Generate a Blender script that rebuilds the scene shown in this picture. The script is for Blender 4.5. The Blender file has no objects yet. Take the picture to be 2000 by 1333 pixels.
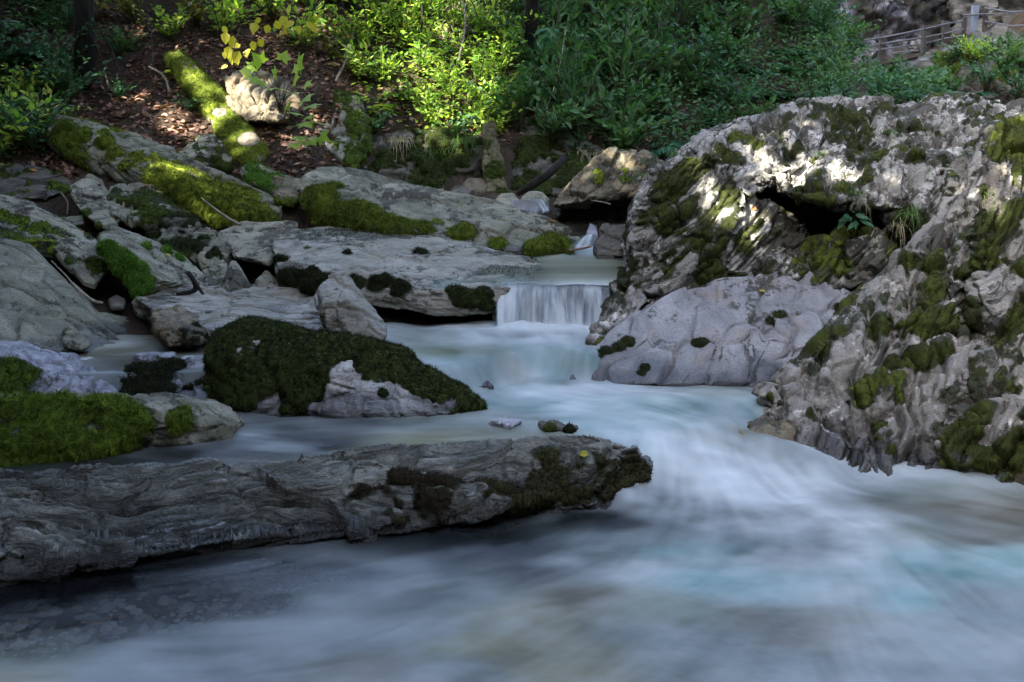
import bpy, math, random, time
import numpy as np
from mathutils import Vector, Matrix
T0 = time.time()
C = bpy.context.scene.collection
SC = bpy.context.scene
# ------------------------------------------------------------------ camera, sky, sun, exposure
CAM_H, PITCH, FPX = 1.8, math.radians(13.06), 2222.0
cam = bpy.data.objects.new('camera', bpy.data.cameras.new('camera'))
C.objects.link(cam); SC.camera = cam
cam.location = (0, 0, CAM_H)
cam.rotation_euler = (math.radians(90) - PITCH, 0, 0)
cam.data.sensor_width = 36.0
cam.data.lens = 36.0 * FPX / 2000.0
cam.data.clip_start, cam.data.clip_end = 0.05, 500
SUN = np.array((-0.50, -0.38, 0.78)); SUN /= np.linalg.norm(SUN)
w = bpy.data.worlds.new('World'); SC.world = w; w.use_nodes = True
wn = w.node_tree.nodes; wl = w.node_tree.links
sky = wn.new('ShaderNodeTexSky'); sky.sky_type = 'NISHITA'; sky.sun_disc = False
sky.sun_elevation = math.asin(SUN[2]); sky.sun_rotation = math.atan2(SUN[0], SUN[1])
sky.ozone_density = 0.6; sky.dust_density = 4.0
wl.new(sky.outputs[0], wn['Background'].inputs[0])
wn['Background'].inputs[1].default_value = 0.15
sl = bpy.data.lights.new('sun', 'SUN'); sl.energy = 3.0; sl.angle = math.radians(0.5); sl.color = (1.0, 0.93, 0.80)
so = bpy.data.objects.new('sun', sl); C.objects.link(so)
so.rotation_euler = Vector(-SUN).to_track_quat('-Z', 'Y').to_euler()
so.location = (-6, -5, 14)
SC.view_settings.view_transform = 'Standard'; SC.view_settings.look = 'None'
SC.view_settings.gamma = 1.0; SC.view_settings.use_curve_mapping = False
SC.view_settings.exposure = 3.6

# ------------------------------------------------------------------ placing: measured picture position + distance -> metres
cP, sP = math.cos(PITCH), math.sin(PITCH)
def W(px, py, Y):
    u, v = (px - 1000.0) / FPX, (666.5 - py) / FPX
    dy, dz = cP + v * sP, -sP + v * cP
    t = Y / dy
    return np.array((u * t, Y, CAM_H + dz * t))
def WZ(px, py, z):
    u, v = (px - 1000.0) / FPX, (666.5 - py) / FPX
    dy, dz = cP + v * sP, -sP + v * cP
    t = (z - CAM_H) / dz
    return np.array((u * t, dy * t, z))
def PX(P):
    P = np.asarray(P, float)
    x, y, z = P[..., 0], P[..., 1], P[..., 2] - CAM_H
    d = y * cP - z * sP
    d = np.where(np.abs(d) < 1e-4, 1e-4, d)
    return 1000 + FPX * x / d, 666.5 - FPX * (y * sP + z * cP) / d, d

# ------------------------------------------------------------------ numpy noise
def _h(ix, iy, iz, seed):
    h = (ix.astype(np.uint32) * np.uint32(374761393) + iy.astype(np.uint32) * np.uint32(668265263)
         + iz.astype(np.uint32) * np.uint32(2147483647 & 0x9E3779B1) + np.uint32((seed * 974711 + 12345) & 0xffffffff))
    h = (h ^ (h >> np.uint32(13))) * np.uint32(1274126177)
    h = (h ^ (h >> np.uint32(16))) * np.uint32(2246822519)
    h ^= h >> np.uint32(15)
    return (h & np.uint32(0xffffff)).astype(np.float32) / np.float32(16777215.0)
def vnoise(p, seed=0):
    p = np.asarray(p, np.float32)
    f = np.floor(p); i = f.astype(np.int32); t = p - f
    t = t * t * t * (t * (t * 6 - 15) + 10)
    x, y, z = i[:, 0], i[:, 1], i[:, 2]
    r = 0
    for dx in (0, 1):
        wx = t[:, 0] if dx else 1 - t[:, 0]
        for dy in (0, 1):
            wy = wx * (t[:, 1] if dy else 1 - t[:, 1])
            for dz in (0, 1):
                r = r + wy * (t[:, 2] if dz else 1 - t[:, 2]) * _h(x + dx, y + dy, z + dz, seed)
    return r * 2 - 1
def fbm(p, octv=4, seed=0, gain=0.5, lac=2.03):
    p = np.asarray(p, np.float32); a, s, r = 1.0, 0.0, 0
    for o in range(octv):
        r = r + a * vnoise(p + 17.3 * o, seed + o); s += a; a *= gain; p = p * lac
    return r / s
def voro(p, seed=0):
    """nearest cell: random value, planar tilt, distance to the border between cells"""
    p = np.asarray(p, np.float32); i = np.floor(p).astype(np.int32)
    n = len(p); f1 = np.full(n, 9, np.float32); f2 = np.full(n, 9, np.float32)
    rid = np.zeros(n, np.float32); tilt = np.zeros(n, np.float32)
    for dx in (-1, 0, 1):
        for dy in (-1, 0, 1):
            for dz in (-1, 0, 1):
                x, y, z = i[:, 0] + dx, i[:, 1] + dy, i[:, 2] + dz
                r0 = _h(x, y, z, seed); r1 = _h(x, y, z, seed + 1); r2 = _h(x, y, z, seed + 2)
                d = p - np.stack((x + 0.15 + 0.7 * r0, y + 0.15 + 0.7 * r1, z + 0.15 + 0.7 * r2), 1)
                dd = (d * d).sum(1)
                m = dd < f1
                f2 = np.where(m, f1, np.minimum(f2, dd))
                f1 = np.where(m, dd, f1)
                r3 = (r0 * 7.31 + r1 * 3.77 + r2 * 5.13) % 1.0
                rid = np.where(m, r3, rid)
                t = (r3 - 0.5) * d[:, 0] * 2 + ((r3 * 13.7) % 1 - 0.5) * d[:, 1] * 2 + ((r3 * 29.3) % 1 - 0.5) * d[:, 2] * 2
                tilt = np.where(m, t, tilt)
    return rid, tilt, np.sqrt(f2) - np.sqrt(f1)
def sstep(a, b, x):
    t = np.clip((x - a) / (b - a), 0, 1); return t * t * (3 - 2 * t)

# ------------------------------------------------------------------ meshes and objects
def new_mesh(name, V, F, attrs=None, smooth=True, cols=None):
    """V (n,3), F (m,3) or (m,4) or a list of such"""
    Fs = F if isinstance(F, list) else [F]
    me = bpy.data.meshes.new(name)
    V = np.ascontiguousarray(V, np.float32)
    me.vertices.add(len(V)); me.vertices.foreach_set('co', V.ravel())
    nl = sum(f.size for f in Fs); npoly = sum(len(f) for f in Fs)
    me.loops.add(nl); me.polygons.add(npoly)
    me.loops.foreach_set('vertex_index', np.concatenate([f.ravel() for f in Fs]).astype(np.int32))
    tot = np.concatenate([np.full(len(f), f.shape[1]) for f in Fs])
    me.polygons.foreach_set('loop_start', np.concatenate(([0], np.cumsum(tot)[:-1])).astype(np.int32))
    me.update(calc_edges=True)
    me.polygons.foreach_set('use_smooth', np.full(npoly, smooth))
    for k, a in (attrs or {}).items():
        at = me.attributes.new(k, 'FLOAT', 'POINT'); at.data.foreach_set('value', np.ascontiguousarray(a, np.float32))
    for k, a in (cols or {}).items():
        at = me.attributes.new(k, 'FLOAT_COLOR', 'POINT')
        at.data.foreach_set('color', np.ascontiguousarray(np.c_[a, np.ones(len(a))], np.float32).ravel())
    return me
def put(name, me, mat=None, parent=None, loc=None):
    o = bpy.data.objects.new(name, me)
    if mat and len(me.materials) == 0: me.materials.append(mat)
    C.objects.link(o)
    if parent: o.parent = parent
    if loc is not None: o.location = [float(a) for a in loc]
    return o
def tag(o, label=None, cat=None, group=None, kind=None):
    if label: o['label'] = label
    if cat: o['category'] = cat
    if group: o['group'] = group
    if kind: o['kind'] = kind
    return o
def empty(name, loc):
    o = bpy.data.objects.new(name, None); C.objects.link(o); o.location = [float(a) for a in loc]
    o.empty_display_size = 0.1
    return o
def tube(path, rad, n=7, closed=True):
    """tapered tube along a path -> V, F(list)"""
    P = np.asarray(path, float); m = len(P)
    rad = np.interp(np.linspace(0, 1, m), np.linspace(0, 1, len(np.atleast_1d(rad))), np.atleast_1d(rad))
    T = np.gradient(P, axis=0); T /= np.linalg.norm(T, axis=1)[:, None] + 1e-9
    up = np.array((0.13, 0.21, 0.97)); A = np.cross(T, up); A /= np.linalg.norm(A, axis=1)[:, None] + 1e-9
    B = np.cross(T, A)
    a = np.linspace(0, 2 * np.pi, n, endpoint=False)
    V = P[:, None] + rad[:, None, None] * (np.cos(a)[None, :, None] * A[:, None] + np.sin(a)[None, :, None] * B[:, None])
    V = V.reshape(-1, 3)
    i = np.arange(m - 1)[:, None] * n; j = np.arange(n)[None]; k = (j + 1) % n
    F = np.stack((i + j, i + k, i + n + k, i + n + j), -1).reshape(-1, 4)
    caps = []
    V = np.vstack((V, P[0], P[-1])); c0, c1 = len(V) - 2, len(V) - 1
    jj = np.arange(n); kk = (jj + 1) % n
    caps = np.vstack((np.stack((np.full(n, c0), kk, jj), 1), np.stack((np.full(n, c1), (m - 1) * n + jj, (m - 1) * n + kk), 1)))
    return V, F, caps
class MB:
    """collects pieces of one mesh"""
    def __init__(s): s.V, s.Q, s.T, s.n = [], [], [], 0
    def add(s, V, Q=None, T=None):
        s.V.append(np.asarray(V, float))
        if Q is not None and len(Q): s.Q.append(np.asarray(Q) + s.n)
        if T is not None and len(T): s.T.append(np.asarray(T) + s.n)
        s.n += len(V)
    def tube(s, path, rad, n=7): V, F, c = tube(path, rad, n); s.add(V, F, c)
    def box(s, c, h, R=None):
        c, h = np.asarray(c, float), np.asarray(h, float)
        V = np.array([(x, y, z) for x in (-1, 1) for y in (-1, 1) for z in (-1, 1)]) * h
        if R is not None: V = V @ np.asarray(R).T
        s.add(V + c, [(0, 1, 3, 2), (4, 6, 7, 5), (0, 4, 5, 1), (2, 3, 7, 6), (0, 2, 6, 4), (1, 5, 7, 3)])
    def mesh(s, name, origin=(0, 0, 0), smooth=True, attrs=None):
        F = []
        if s.Q: F.append(np.vstack(s.Q))
        if s.T: F.append(np.vstack(s.T))
        return new_mesh(name, np.vstack(s.V) - np.asarray(origin), F, attrs, smooth)

# ------------------------------------------------------------------ materials
class NT:
    def __init__(s, name):
        s.m = bpy.data.materials.new(name); s.m.use_nodes = True
        s.t = s.m.node_tree; s.t.nodes.clear()
        s.out = s.t.nodes.new('ShaderNodeOutputMaterial')
    def n(s, typ, **kw):
        nd = s.t.nodes.new(typ)
        for k, v in kw.items():
            if hasattr(nd, k) and k not in nd.inputs: setattr(nd, k, v)
            else: s.set(nd, k, v)
        return nd
    def set(s, nd, k, v):
        i = nd.inputs[k]
        if isinstance(v, bpy.types.NodeSocket): s.t.links.new(v, i)
        else: i.default_value = v
    def val(s, v): return v
    def pos(s): return s.n('ShaderNodeNewGeometry').outputs['Position']
    def attr(s, name, col=False):
        a = s.n('ShaderNodeAttribute', attribute_name=name)
        return a.outputs['Color' if col else 'Fac']
    def mapping(s, vec, rot=(0, 0, 0), scale=(1, 1, 1)):
        for r, k in ((rot, (1, 1, 1)), ((0, 0, 0), scale)):
            if tuple(r) == (0, 0, 0) and tuple(k) == (1, 1, 1): continue
            m = s.n('ShaderNodeMapping')
            s.t.links.new(vec, m.inputs['Vector']); m.inputs['Rotation'].default_value = r; m.inputs['Scale'].default_value = k
            vec = m.outputs[0]
        return vec
    def noise(s, vec, scale, detail=4, rough=0.55, dist=0.0):
        n = s.n('ShaderNodeTexNoise'); s.t.links.new(vec, n.inputs['Vector'])
        n.inputs['Scale'].default_value = scale; n.inputs['Detail'].default_value = detail
        n.inputs['Roughness'].default_value = rough; n.inputs['Distortion'].default_value = dist
        return n.outputs['Fac']
    def ramp(s, fac, stops):
        r = s.n('ShaderNodeValToRGB'); s.t.links.new(fac, r.inputs[0])
        el = r.color_ramp.elements
        while len(el) < len(stops): el.new(0.5)
        for e, (p, c) in zip(el, stops):
            e.position = p; e.color = (*c, 1) if len(c) == 3 else c
        return r.outputs[0]
    def step(s, fac, a, b, lo=0.0, hi=1.0):
        m = s.n('ShaderNodeMapRange', interpolation_type='SMOOTHSTEP')
        s.t.links.new(fac, m.inputs[0]); m.inputs[1].default_value = a; m.inputs[2].default_value = b
        m.inputs[3].default_value = lo; m.inputs[4].default_value = hi
        return m.outputs[0]
    def math(s, op, a, b=0.0):
        m = s.n('ShaderNodeMath', operation=op)
        for i, v in enumerate((a, b)):
            if isinstance(v, bpy.types.NodeSocket): s.t.links.new(v, m.inputs[i])
            else: m.inputs[i].default_value = v
        return m.outputs[0]
    def mix(s, fac, a, b, mode='MIX'):
        m = s.n('ShaderNodeMix', data_type='RGBA', blend_type=mode)
        for i, v in ((0, fac), (6, a), (7, b)):
            if isinstance(v, bpy.types.NodeSocket): s.t.links.new(v, m.inputs[i])
            else: m.inputs[i].default_value = v if i == 0 else (*v, 1)
        return m.outputs[2]
    def bump(s, h, strength, dist, normal=None):
        b = s.n('ShaderNodeBump'); s.t.links.new(h, b.inputs['Height'])
        b.inputs['Strength'].default_value = strength; b.inputs['Distance'].default_value = dist
        if normal: s.t.links.new(normal, b.inputs['Normal'])
        return b.outputs[0]
    def bsdf(s, base, rough=0.8, normal=None, spec=0.3, **kw):
        b = s.n('ShaderNodeBsdfPrincipled')
        for k, v in (('Base Color', base), ('Roughness', rough), ('Specular IOR Level', spec)):
            if isinstance(v, bpy.types.NodeSocket): s.t.links.new(v, b.inputs[k])
            else: b.inputs[k].default_value = (*v, 1) if k == 'Base Color' else v
        if normal: s.t.links.new(normal, b.inputs['Normal'])
        for k, v in kw.items(): s.set(b, k, v)
        return b.outputs[0]
    def end(s, sh): s.t.links.new(sh, s.out.inputs['Surface']); return s.m

def rock_material(name, lo, mid, hi, blotch=0.0, pale=0.0, stain=None, bed_rot=(0, 0, 0), bed=(1, 1, 6), rough=0.72, bscale=14, bcol=(0.022, 0.021, 0.016), pcol=(0.52, 0.50, 0.46), crack=0.5, bumps=1.0):
    t = NT(name); P = t.pos()
    Q = t.mapping(P, bed_rot, bed)
    big = t.noise(P, 2.2, 5, 0.6)
    lay = t.noise(Q, 5.0, 7, 0.62, 0.4)
    col = t.ramp(t.math('ADD', t.math('MULTIPLY', big, 0.45), t.math('MULTIPLY', lay, 0.55)), [(0.34, lo), (0.5, mid), (0.64, hi)])
    fine = t.noise(P, 75, 5, 0.7)
    col = t.mix(1.0, col, t.ramp(fine, [(0.25, (0.55, 0.55, 0.55)), (0.75, (1.4, 1.4, 1.4))]), 'MULTIPLY')
    if stain:
        col = t.mix(t.step(t.noise(Q, 3.1, 4, 0.6), 0.52, 0.72, 0, 0.7), col, stain)
    if pale > 0:
        pl = t.noise(P, bscale * 0.55, 9, 0.72)
        col = t.mix(t.step(pl, 0.60 - 0.2 * pale, 0.66 - 0.2 * pale, 0, 0.9), col, pcol)
    if blotch > 0:
        bl = t.noise(t.mapping(P, bed_rot, tuple(0.5 + 0.25 * b for b in bed)), bscale, 9, 0.74)
        bl = t.math('ADD', bl, t.math('MULTIPLY', t.math('SUBTRACT', t.noise(t.mapping(P, bed_rot, tuple(0.6 + 0.4 * b for b in bed)), 1.7, 3, 0.55), 0.5), 0.75))
        col = t.mix(t.step(bl, 0.66 - 0.22 * blotch, 0.72 - 0.22 * blotch, 0, 0.95), col, t.mix(t.step(fine, 0.35, 0.65), bcol, (0.055, 0.05, 0.03)))
    # thin veins / joints
    v = t.n('ShaderNodeTexVoronoi', feature='DISTANCE_TO_EDGE'); t.t.links.new(t.mapping(P, bed_rot, (0.45, 0.9, max(1.6, bed[2] * .9))), v.inputs['Vector'])
    v.inputs['Scale'].default_value = 3.0
    wob = t.math('ADD', v.outputs['Distance'], t.math('MULTIPLY', t.math('SUBTRACT', lay, 0.5), 0.12))
    ck = t.math('MULTIPLY', t.step(t.math('ABSOLUTE', wob), 0.0, 0.022, crack, 0.0), t.step(big, 0.46, 0.6))
    col = t.mix(ck, col, (0.02, 0.02, 0.018))
    moss = t.attr('moss'); wet = t.attr('wet')
    col = t.mix(t.step(t.math('ADD', moss, t.math('MULTIPLY', t.math('SUBTRACT', fine, 0.5), 0.5)), 0.18, 0.42), col, (0.022, 0.026, 0.009))
    col = t.mix(wet, col, t.mix(1.0, col, (0.30, 0.31, 0.33), 'MULTIPLY'))
    rg = t.math('SUBTRACT', t.math('ADD', rough, t.math('MULTIPLY', t.math('SUBTRACT', fine, 0.5), 0.3)), t.math('MULTIPLY', wet, 0.42))
    h = t.math('ADD', t.math('MULTIPLY', lay, 0.7), t.math('ADD', t.math('MULTIPLY', fine, 0.22), t.math('MULTIPLY', ck, -0.3)))
    nm = t.bump(h, 0.9 * bumps, 0.035)
    return t.end(t.bsdf(col, rg, nm, 0.4))
def moss_material(name, dark, mid, light, sc=9.0):
    t = NT(name); P = t.pos()
    isl = t.n('ShaderNodeNewGeometry').outputs['Random Per Island']
    f = t.math('ADD', t.math('MULTIPLY', t.noise(P, sc, 6, 0.65), 0.62), t.math('MULTIPLY', isl, 0.38))
    col = t.ramp(f, [(0.3, dark), (0.5, mid), (0.72, light)])
    b = t.bsdf(col, 0.85, t.bump(t.noise(P, 130, 3, 0.7), 0.6, 0.01), 0.15)
    tr = t.n('ShaderNodeBsdfTranslucent'); t.t.links.new(col, tr.inputs[0])
    mx = t.n('ShaderNodeMixShader'); mx.inputs[0].default_value = 0.2
    t.t.links.new(b, mx.inputs[1]); t.t.links.new(tr.outputs[0], mx.inputs[2])
    return t.end(mx.outputs[0])
def leaf_material(name, cols, trans=0.35, rough=0.55, spec=0.35):
    t = NT(name); P = t.pos()
    isl = t.n('ShaderNodeNewGeometry').outputs['Random Per Island']
    ob = t.n('ShaderNodeObjectInfo').outputs['Random']
    f = t.math('ADD', t.math('MULTIPLY', isl, 0.6), t.math('ADD', t.math('MULTIPLY', ob, 0.2), t.math('MULTIPLY', t.noise(P, 1.3, 3), 0.3)))
    n = len(cols)
    col = t.ramp(f, [(0.15 + 0.75 * i / (n - 1), c) for i, c in enumerate(cols)])
    b = t.bsdf(col, rough, None, spec)
    tr = t.n('ShaderNodeBsdfTranslucent'); t.t.links.new(t.mix(1.0, col, (1.5, 1.45, 0.7), 'MULTIPLY'), tr.inputs[0])
    mx = t.n('ShaderNodeMixShader'); mx.inputs[0].default_value = trans
    t.t.links.new(b, mx.inputs[1]); t.t.links.new(tr.outputs[0], mx.inputs[2])
    return t.end(mx.outputs[0])
def plain_material(name, a, b, scale=20, rough=0.8, stretch=(1, 1, 1), bump=0.5):
    t = NT(name); P = t.mapping(t.pos(), (0, 0, 0), stretch)
    f = t.noise(P, scale, 6, 0.65)
    return t.end(t.bsdf(t.ramp(f, [(0.3, a), (0.7, b)]), rough, t.bump(f, bump, 0.02), 0.25))
# ------------------------------------------------------------------ rocks
import bmesh
def frame(along, normal):
    """rows: along, across, bed normal (world -> bed coordinates) and the matching euler for the material"""
    a = np.array(along, float); a /= np.linalg.norm(a)
    n = np.array(normal, float); n -= a * (a @ n); n /= np.linalg.norm(n)
    R = np.stack((a, np.cross(n, a), n))
    return R
def eul(R): return tuple(Matrix(R.tolist()).to_euler('XYZ'))
FLAT = frame((1, 0.1, 0), (0, -0.2, 1))
TRIS = [0]
def solid(hulls, vox, smooth):
    bm = bmesh.new()
    for h in hulls:
        pts, back, sink = (list(h) + [None, None])[:3] if isinstance(h, tuple) else (h, None, None)
        P = np.array([W(*p[:3]) for p in pts])
        L = [P]
        if back:
            a = np.array(pts, float); c = a.mean(0)   # the far side narrows so that the outline stays the front's
            L.append(np.array([W(c[0] + (p[0] - c[0]) * .9, c[1] + (p[1] - c[1]) * .9, p[2] + back) for p in a]))
        if sink:
            sk = sink if isinstance(sink, tuple) else (sink, 0)
            L += [Q0 + np.array((0, sk[1], -sk[0])) for Q0 in list(L)]
        vs = [bm.verts.new(v) for v in np.vstack(L)]
        r = bmesh.ops.convex_hull(bm, input=vs)
        dead = {e for e in r['geom_interior'] + r['geom_unused'] if isinstance(e, bmesh.types.BMVert)}
        bmesh.ops.delete(bm, geom=[v for v in dead if v.is_valid and not v.link_faces], context='VERTS')
    bmesh.ops.recalc_face_normals(bm, faces=bm.faces)
    me = bpy.data.meshes.new('hull'); bm.to_mesh(me); bm.free()
    o = bpy.data.objects.new('hull', me); C.objects.link(o)
    m = o.modifiers.new('r', 'REMESH'); m.mode = 'VOXEL'; m.voxel_size = vox
    if smooth:
        q = o.modifiers.new('s', 'SMOOTH'); q.iterations = smooth; q.factor = 0.5
    ev = o.evaluated_get(bpy.context.evaluated_depsgraph_get()); em = ev.to_mesh()
    V = np.empty(len(em.vertices) * 3, np.float32); em.vertices.foreach_get('co', V)
    F = np.empty(len(em.loops), np.int32); em.loops.foreach_get('vertex_index', F)
    V, F = V.reshape(-1, 3).astype(float), F.reshape(-1, 4)
    ev.to_mesh_clear(); bpy.data.objects.remove(o); bpy.data.meshes.remove(me)
    return V, F
def normals(V, F):
    n = np.cross(V[F[:, 2]] - V[F[:, 0]], V[F[:, 3]] - V[F[:, 1]]) if F.shape[1] == 4 else np.cross(V[F[:, 1]] - V[F[:, 0]], V[F[:, 2]] - V[F[:, 0]])
    N = np.stack([np.bincount(F.ravel(), np.repeat(n[:, k], F.shape[1]), len(V)) for k in range(3)], 1)
    fa = np.linalg.norm(n, axis=1) * 0.5
    return N / (np.linalg.norm(N, axis=1)[:, None] + 1e-12), n / (2 * fa[:, None] + 1e-12), fa
def strands(P, N, rng, length, width, droop):
    """one thin triangle per moss shoot"""
    n = len(P)
    d = N * 1.0 + rng.normal(0, 0.45, (n, 3)); d[:, 2] -= droop * (1 - np.clip(N[:, 2], 0, 1)) * rng.random(n) * 2
    d /= np.linalg.norm(d, axis=1)[:, None]
    s = np.cross(d, rng.normal(0, 1, (n, 3))); s /= np.linalg.norm(s, axis=1)[:, None] + 1e-9
    L = length * (0.45 + 0.8 * rng.random(n))[:, None]; w = width * (0.6 + 0.7 * rng.random(n))[:, None]
    V = np.stack((P - s * w, P + s * w, P + d * L), 1).reshape(-1, 3)
    return V, np.arange(3 * n).reshape(-1, 3)
def rock(name, label, hulls, vox, mat, R=FLAT, plates=(), rough=((1.5, .03), (5, .012), (16, .005)), moss=(), up=0.0, up_bias=0.0, mmat=None,
         wl=None, smooth=4, seed=0, dens=9000, mlen=0.022, mthick=0.022, droop=0.9, cat='rock', group=None, mcut=0.45, mnoise=0.7, allm=0.0, film=0.0, terr=()):
    rng = np.random.default_rng(seed + 7)
    V, F = solid(hulls, vox, smooth)
    N, _, _ = normals(V, F)
    B = V @ R.T
    d = np.zeros(len(V))
    for sc, am in rough:
        d += am * fbm(V * sc, 3, seed + int(sc * 7))
    wob = np.stack([fbm(B * 3.0, 2, seed + 90 + k) for k in range(3)], 1)
    for k, (cell, am) in enumerate(plates):
        rid, ti, ed = voro(B / np.array(cell) + 0.55 * wob, seed + 31 * k)
        d += am * ((rid - 0.5) * 1.3 + ti * 0.9) - am * 0.95 * (1 - sstep(0, 0.13, ed))
    for k, (per, am) in enumerate(terr):   # thin beds weathered into ledges
        hh = B[:, 2] / per + 0.75 * fbm(B * np.array((0.8, 2.5, 3)), 3, seed + 200 + k) + 0.20 * fbm(B * np.array((6, 12, 12)), 2, seed + 210 + k)
        i = np.floor(hh); f = hh - i
        r = _h(i.astype(np.int32), np.floor(B[:, 0] * 0.9 + i * .37 + .5 * wob[:, 1]).astype(np.int32), np.floor(B[:, 1] * 2).astype(np.int32) * 0, seed + k)
        d += am * ((r - .5) * 1.5 + (0.5 - f) * 0.9 - 1.1 * np.exp(-(np.minimum(f, 1 - f) / .08) ** 2))
    V = V + N * d[:, None]
    N, fn, fa = normals(V, F)
    # moss
    m = np.full(len(V), float(allm))
    px, py, dep = PX(V)
    facing = (N * (np.array((0, 0, CAM_H)) - V)).sum(1) > 0
    for b in moss:
        bx, by, br = b[:3]; st = b[3] if len(b) > 3 else 1.0
        q = (px - bx) ** 2 + (py - by) ** 2
        k = np.where(facing & (q < max(14, br * 0.5) ** 2))[0]
        if not len(k): k = np.argsort(q)[:20]
        c = k[np.argmin(dep[k] + 0.002 * np.sqrt(q[k]))]
        r = br / FPX * dep[c]
        D = np.linalg.norm(V - V[c], axis=1)
        if st < 0: m = np.clip(m + st * np.clip(1.35 - D / r, 0, 1), 0, 2)
        else: m = np.maximum(m, st * np.clip(1.35 - D / r, 0, 1))
    if up: m = np.maximum(m, up * sstep(0.1 + up_bias, 0.75 + up_bias, N[:, 2]))
    mn = 0.5 * fbm(V * 7, 4, seed + 55, 0.6) + 0.65 * fbm(B * np.array((4, 7, 17)), 3, seed + 57)
    m = np.where(m > 0.02, m + mnoise * 3.0 * (mn + 0.35 * fbm(V * 26, 3, seed + 56)) * (0.35 + 0.65 * np.clip(m, 0, 1)), 0)
    if wl is not None: m *= sstep(wl - 0.01, wl + 0.03, V[:, 2])
    m = np.clip(m, 0, 1)
    if film:   # thin moss creeping along the beds
        zz = sstep((wl or 0) + .12, (wl or 0) + .4, V[:, 2])
        fl = zz * film * sstep(0.0, 0.26, fbm(B * np.array((1.5, 4, 9)), 4, seed + 61, .62) + 0.08 * N[:, 2] - .05 + 0.30 * fbm(V * 28, 3, seed + 62))
        m = np.maximum(m, np.clip(fl, 0, .75))
    else: fl = 0
    wet = np.zeros(len(V)) if wl is None else (1 - sstep(wl + 0.04, wl + 0.15, V[:, 2] + 0.09 * fbm(V * 5, 3, seed + 5)))
    org = np.array((V[:, 0].mean(), V[:, 1].mean(), V[:, 2].min()))
    if isinstance(mat, tuple): pass
    me = new_mesh(name, V - org, F, {'moss': np.maximum(m, fl), 'wet': wet})
    TRIS[0] += 2 * len(F)
    o = put(name, me, mat, None, org)
    tag(o, label, cat, group, 'thing')
    mf = m[F].mean(1); keep = mf > mcut * 0.72
    if mmat and keep.sum() > 30:
        K = F[keep]
        # leave out the faces nobody could see (buried or on the far underside)
        use, inv = np.unique(K, return_inverse=True); K = inv.reshape(-1, 4)
        Pm, Nm, mm = V[use], N[use], m[use]
        bumpy = 0.5 + 0.35 * fbm(Pm * 22, 3, seed + 3) + 0.35 * fbm(Pm * 60, 2, seed + 4)
        t = sstep(mcut * 0.7, mcut + 0.3, mm)
        Q = Pm + Nm * (mthick * t * bumpy * 1.3 * (0.45 + 0.55 * sstep(.5, 1.0, mm)) - 0.004 * (1 - t))[:, None]
        Nq, fnq, faq = normals(Q, K)
        n = int(min(110000, faq.sum() * dens))
        lab = np.arange(len(Q))
        for _ in range(400):
            nw = lab.copy(); np.minimum.at(nw, K.ravel(), np.repeat(lab[K].min(1), 4)); nw = nw[nw]
            if (nw == lab).all(): break
            lab = nw
        fl_ = lab[K[:, 0]]; ids, cnt = np.unique(fl_, return_counts=True); order = ids[np.argsort(-cnt)]; big = [i for i in order[:40] if (fl_ == i).sum() >= 40]
        mo = None
        for i in big:     # every moss patch big enough to pick out is a part
            kk = K[fl_ == i]; u, iv = np.unique(kk, return_inverse=True)
            p_ = put('moss', new_mesh('moss', Q[u] - org, iv.reshape(-1, 4)), mmat, o); mo = mo or p_
        kk = K[~np.isin(fl_, big)]
        if len(kk):
            u, iv = np.unique(kk, return_inverse=True)
            tag(put('moss_specks', new_mesh('moss_specks', Q[u] - org, iv.reshape(-1, 4)), mmat, o), kind='stuff')
        mo = mo or o
        if n > 10:
            pr = faq * (0.2 + np.clip((mm[K].mean(1) - mcut * 0.7) * 3, 0, 1)); cs = np.cumsum(pr); pick = np.searchsorted(cs, rng.random(n) * cs[-1]).clip(0, len(K) - 1)
            a, b2 = rng.random((n, 1)), rng.random((n, 1))
            q4 = Q[K[pick]]
            P = (q4[:, 0] * (1 - a) + q4[:, 1] * a) * (1 - b2) + (q4[:, 3] * (1 - a) + q4[:, 2] * a) * b2
            sv, sf = strands(P - fnq[pick] * 0.003, fnq[pick], rng, mlen, 0.0022, droop)
            tag(put('shoots', new_mesh('shoots', sv - org, sf, None, False), mmat, mo), kind='stuff')
        TRIS[0] += 2 * len(K) + n
    return o

# ---- stone and moss kinds
R_SLAB = frame((1, 0.27, 0.02), (-0.2, -0.62, 0.85))
R_RIGHT = frame((-0.62, -0.45, -0.62), (-0.45, -0.35, 0.85))
R_LEFT = frame((0.8, 0.1, -0.45), (0.35, -0.5, 0.8))
M_SLAB = rock_material('layered grey stone', (0.021, 0.0225, 0.018), (0.093, 0.097, 0.082), (0.265, 0.27, 0.232), blotch=0.40, bed_rot=eul(R_SLAB), bed=(1, 1.6, 9), rough=0.42, bscale=9, crack=0.4, bumps=1.5)
M_GREY = rock_material('weathered grey stone', (0.071, 0.075, 0.048), (0.153, 0.156, 0.110), (0.270, 0.268, 0.198), blotch=0.52, bed_rot=eul(R_LEFT), bed=(1, 1, 4), stain=(0.15, 0.15, 0.10), crack=0.5, bumps=1.2)
M_PALE = rock_material('pale limestone', (0.102, 0.102, 0.070), (0.204, 0.203, 0.145), (0.326, 0.318, 0.238), blotch=0.54, bed_rot=eul(R_LEFT), bed=(1, 1, 3), stain=(0.2, 0.19, 0.14), crack=0.45, bumps=1.2)
M_MOTT = rock_material('mottled limestone', (0.102, 0.099, 0.086), (0.214, 0.207, 0.182), (0.388, 0.374, 0.331), blotch=0.74, pale=0.3, bed_rot=eul(R_RIGHT), bed=(1, 1, 2.2), bscale=15, crack=0.7, bumps=1.3)
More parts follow.
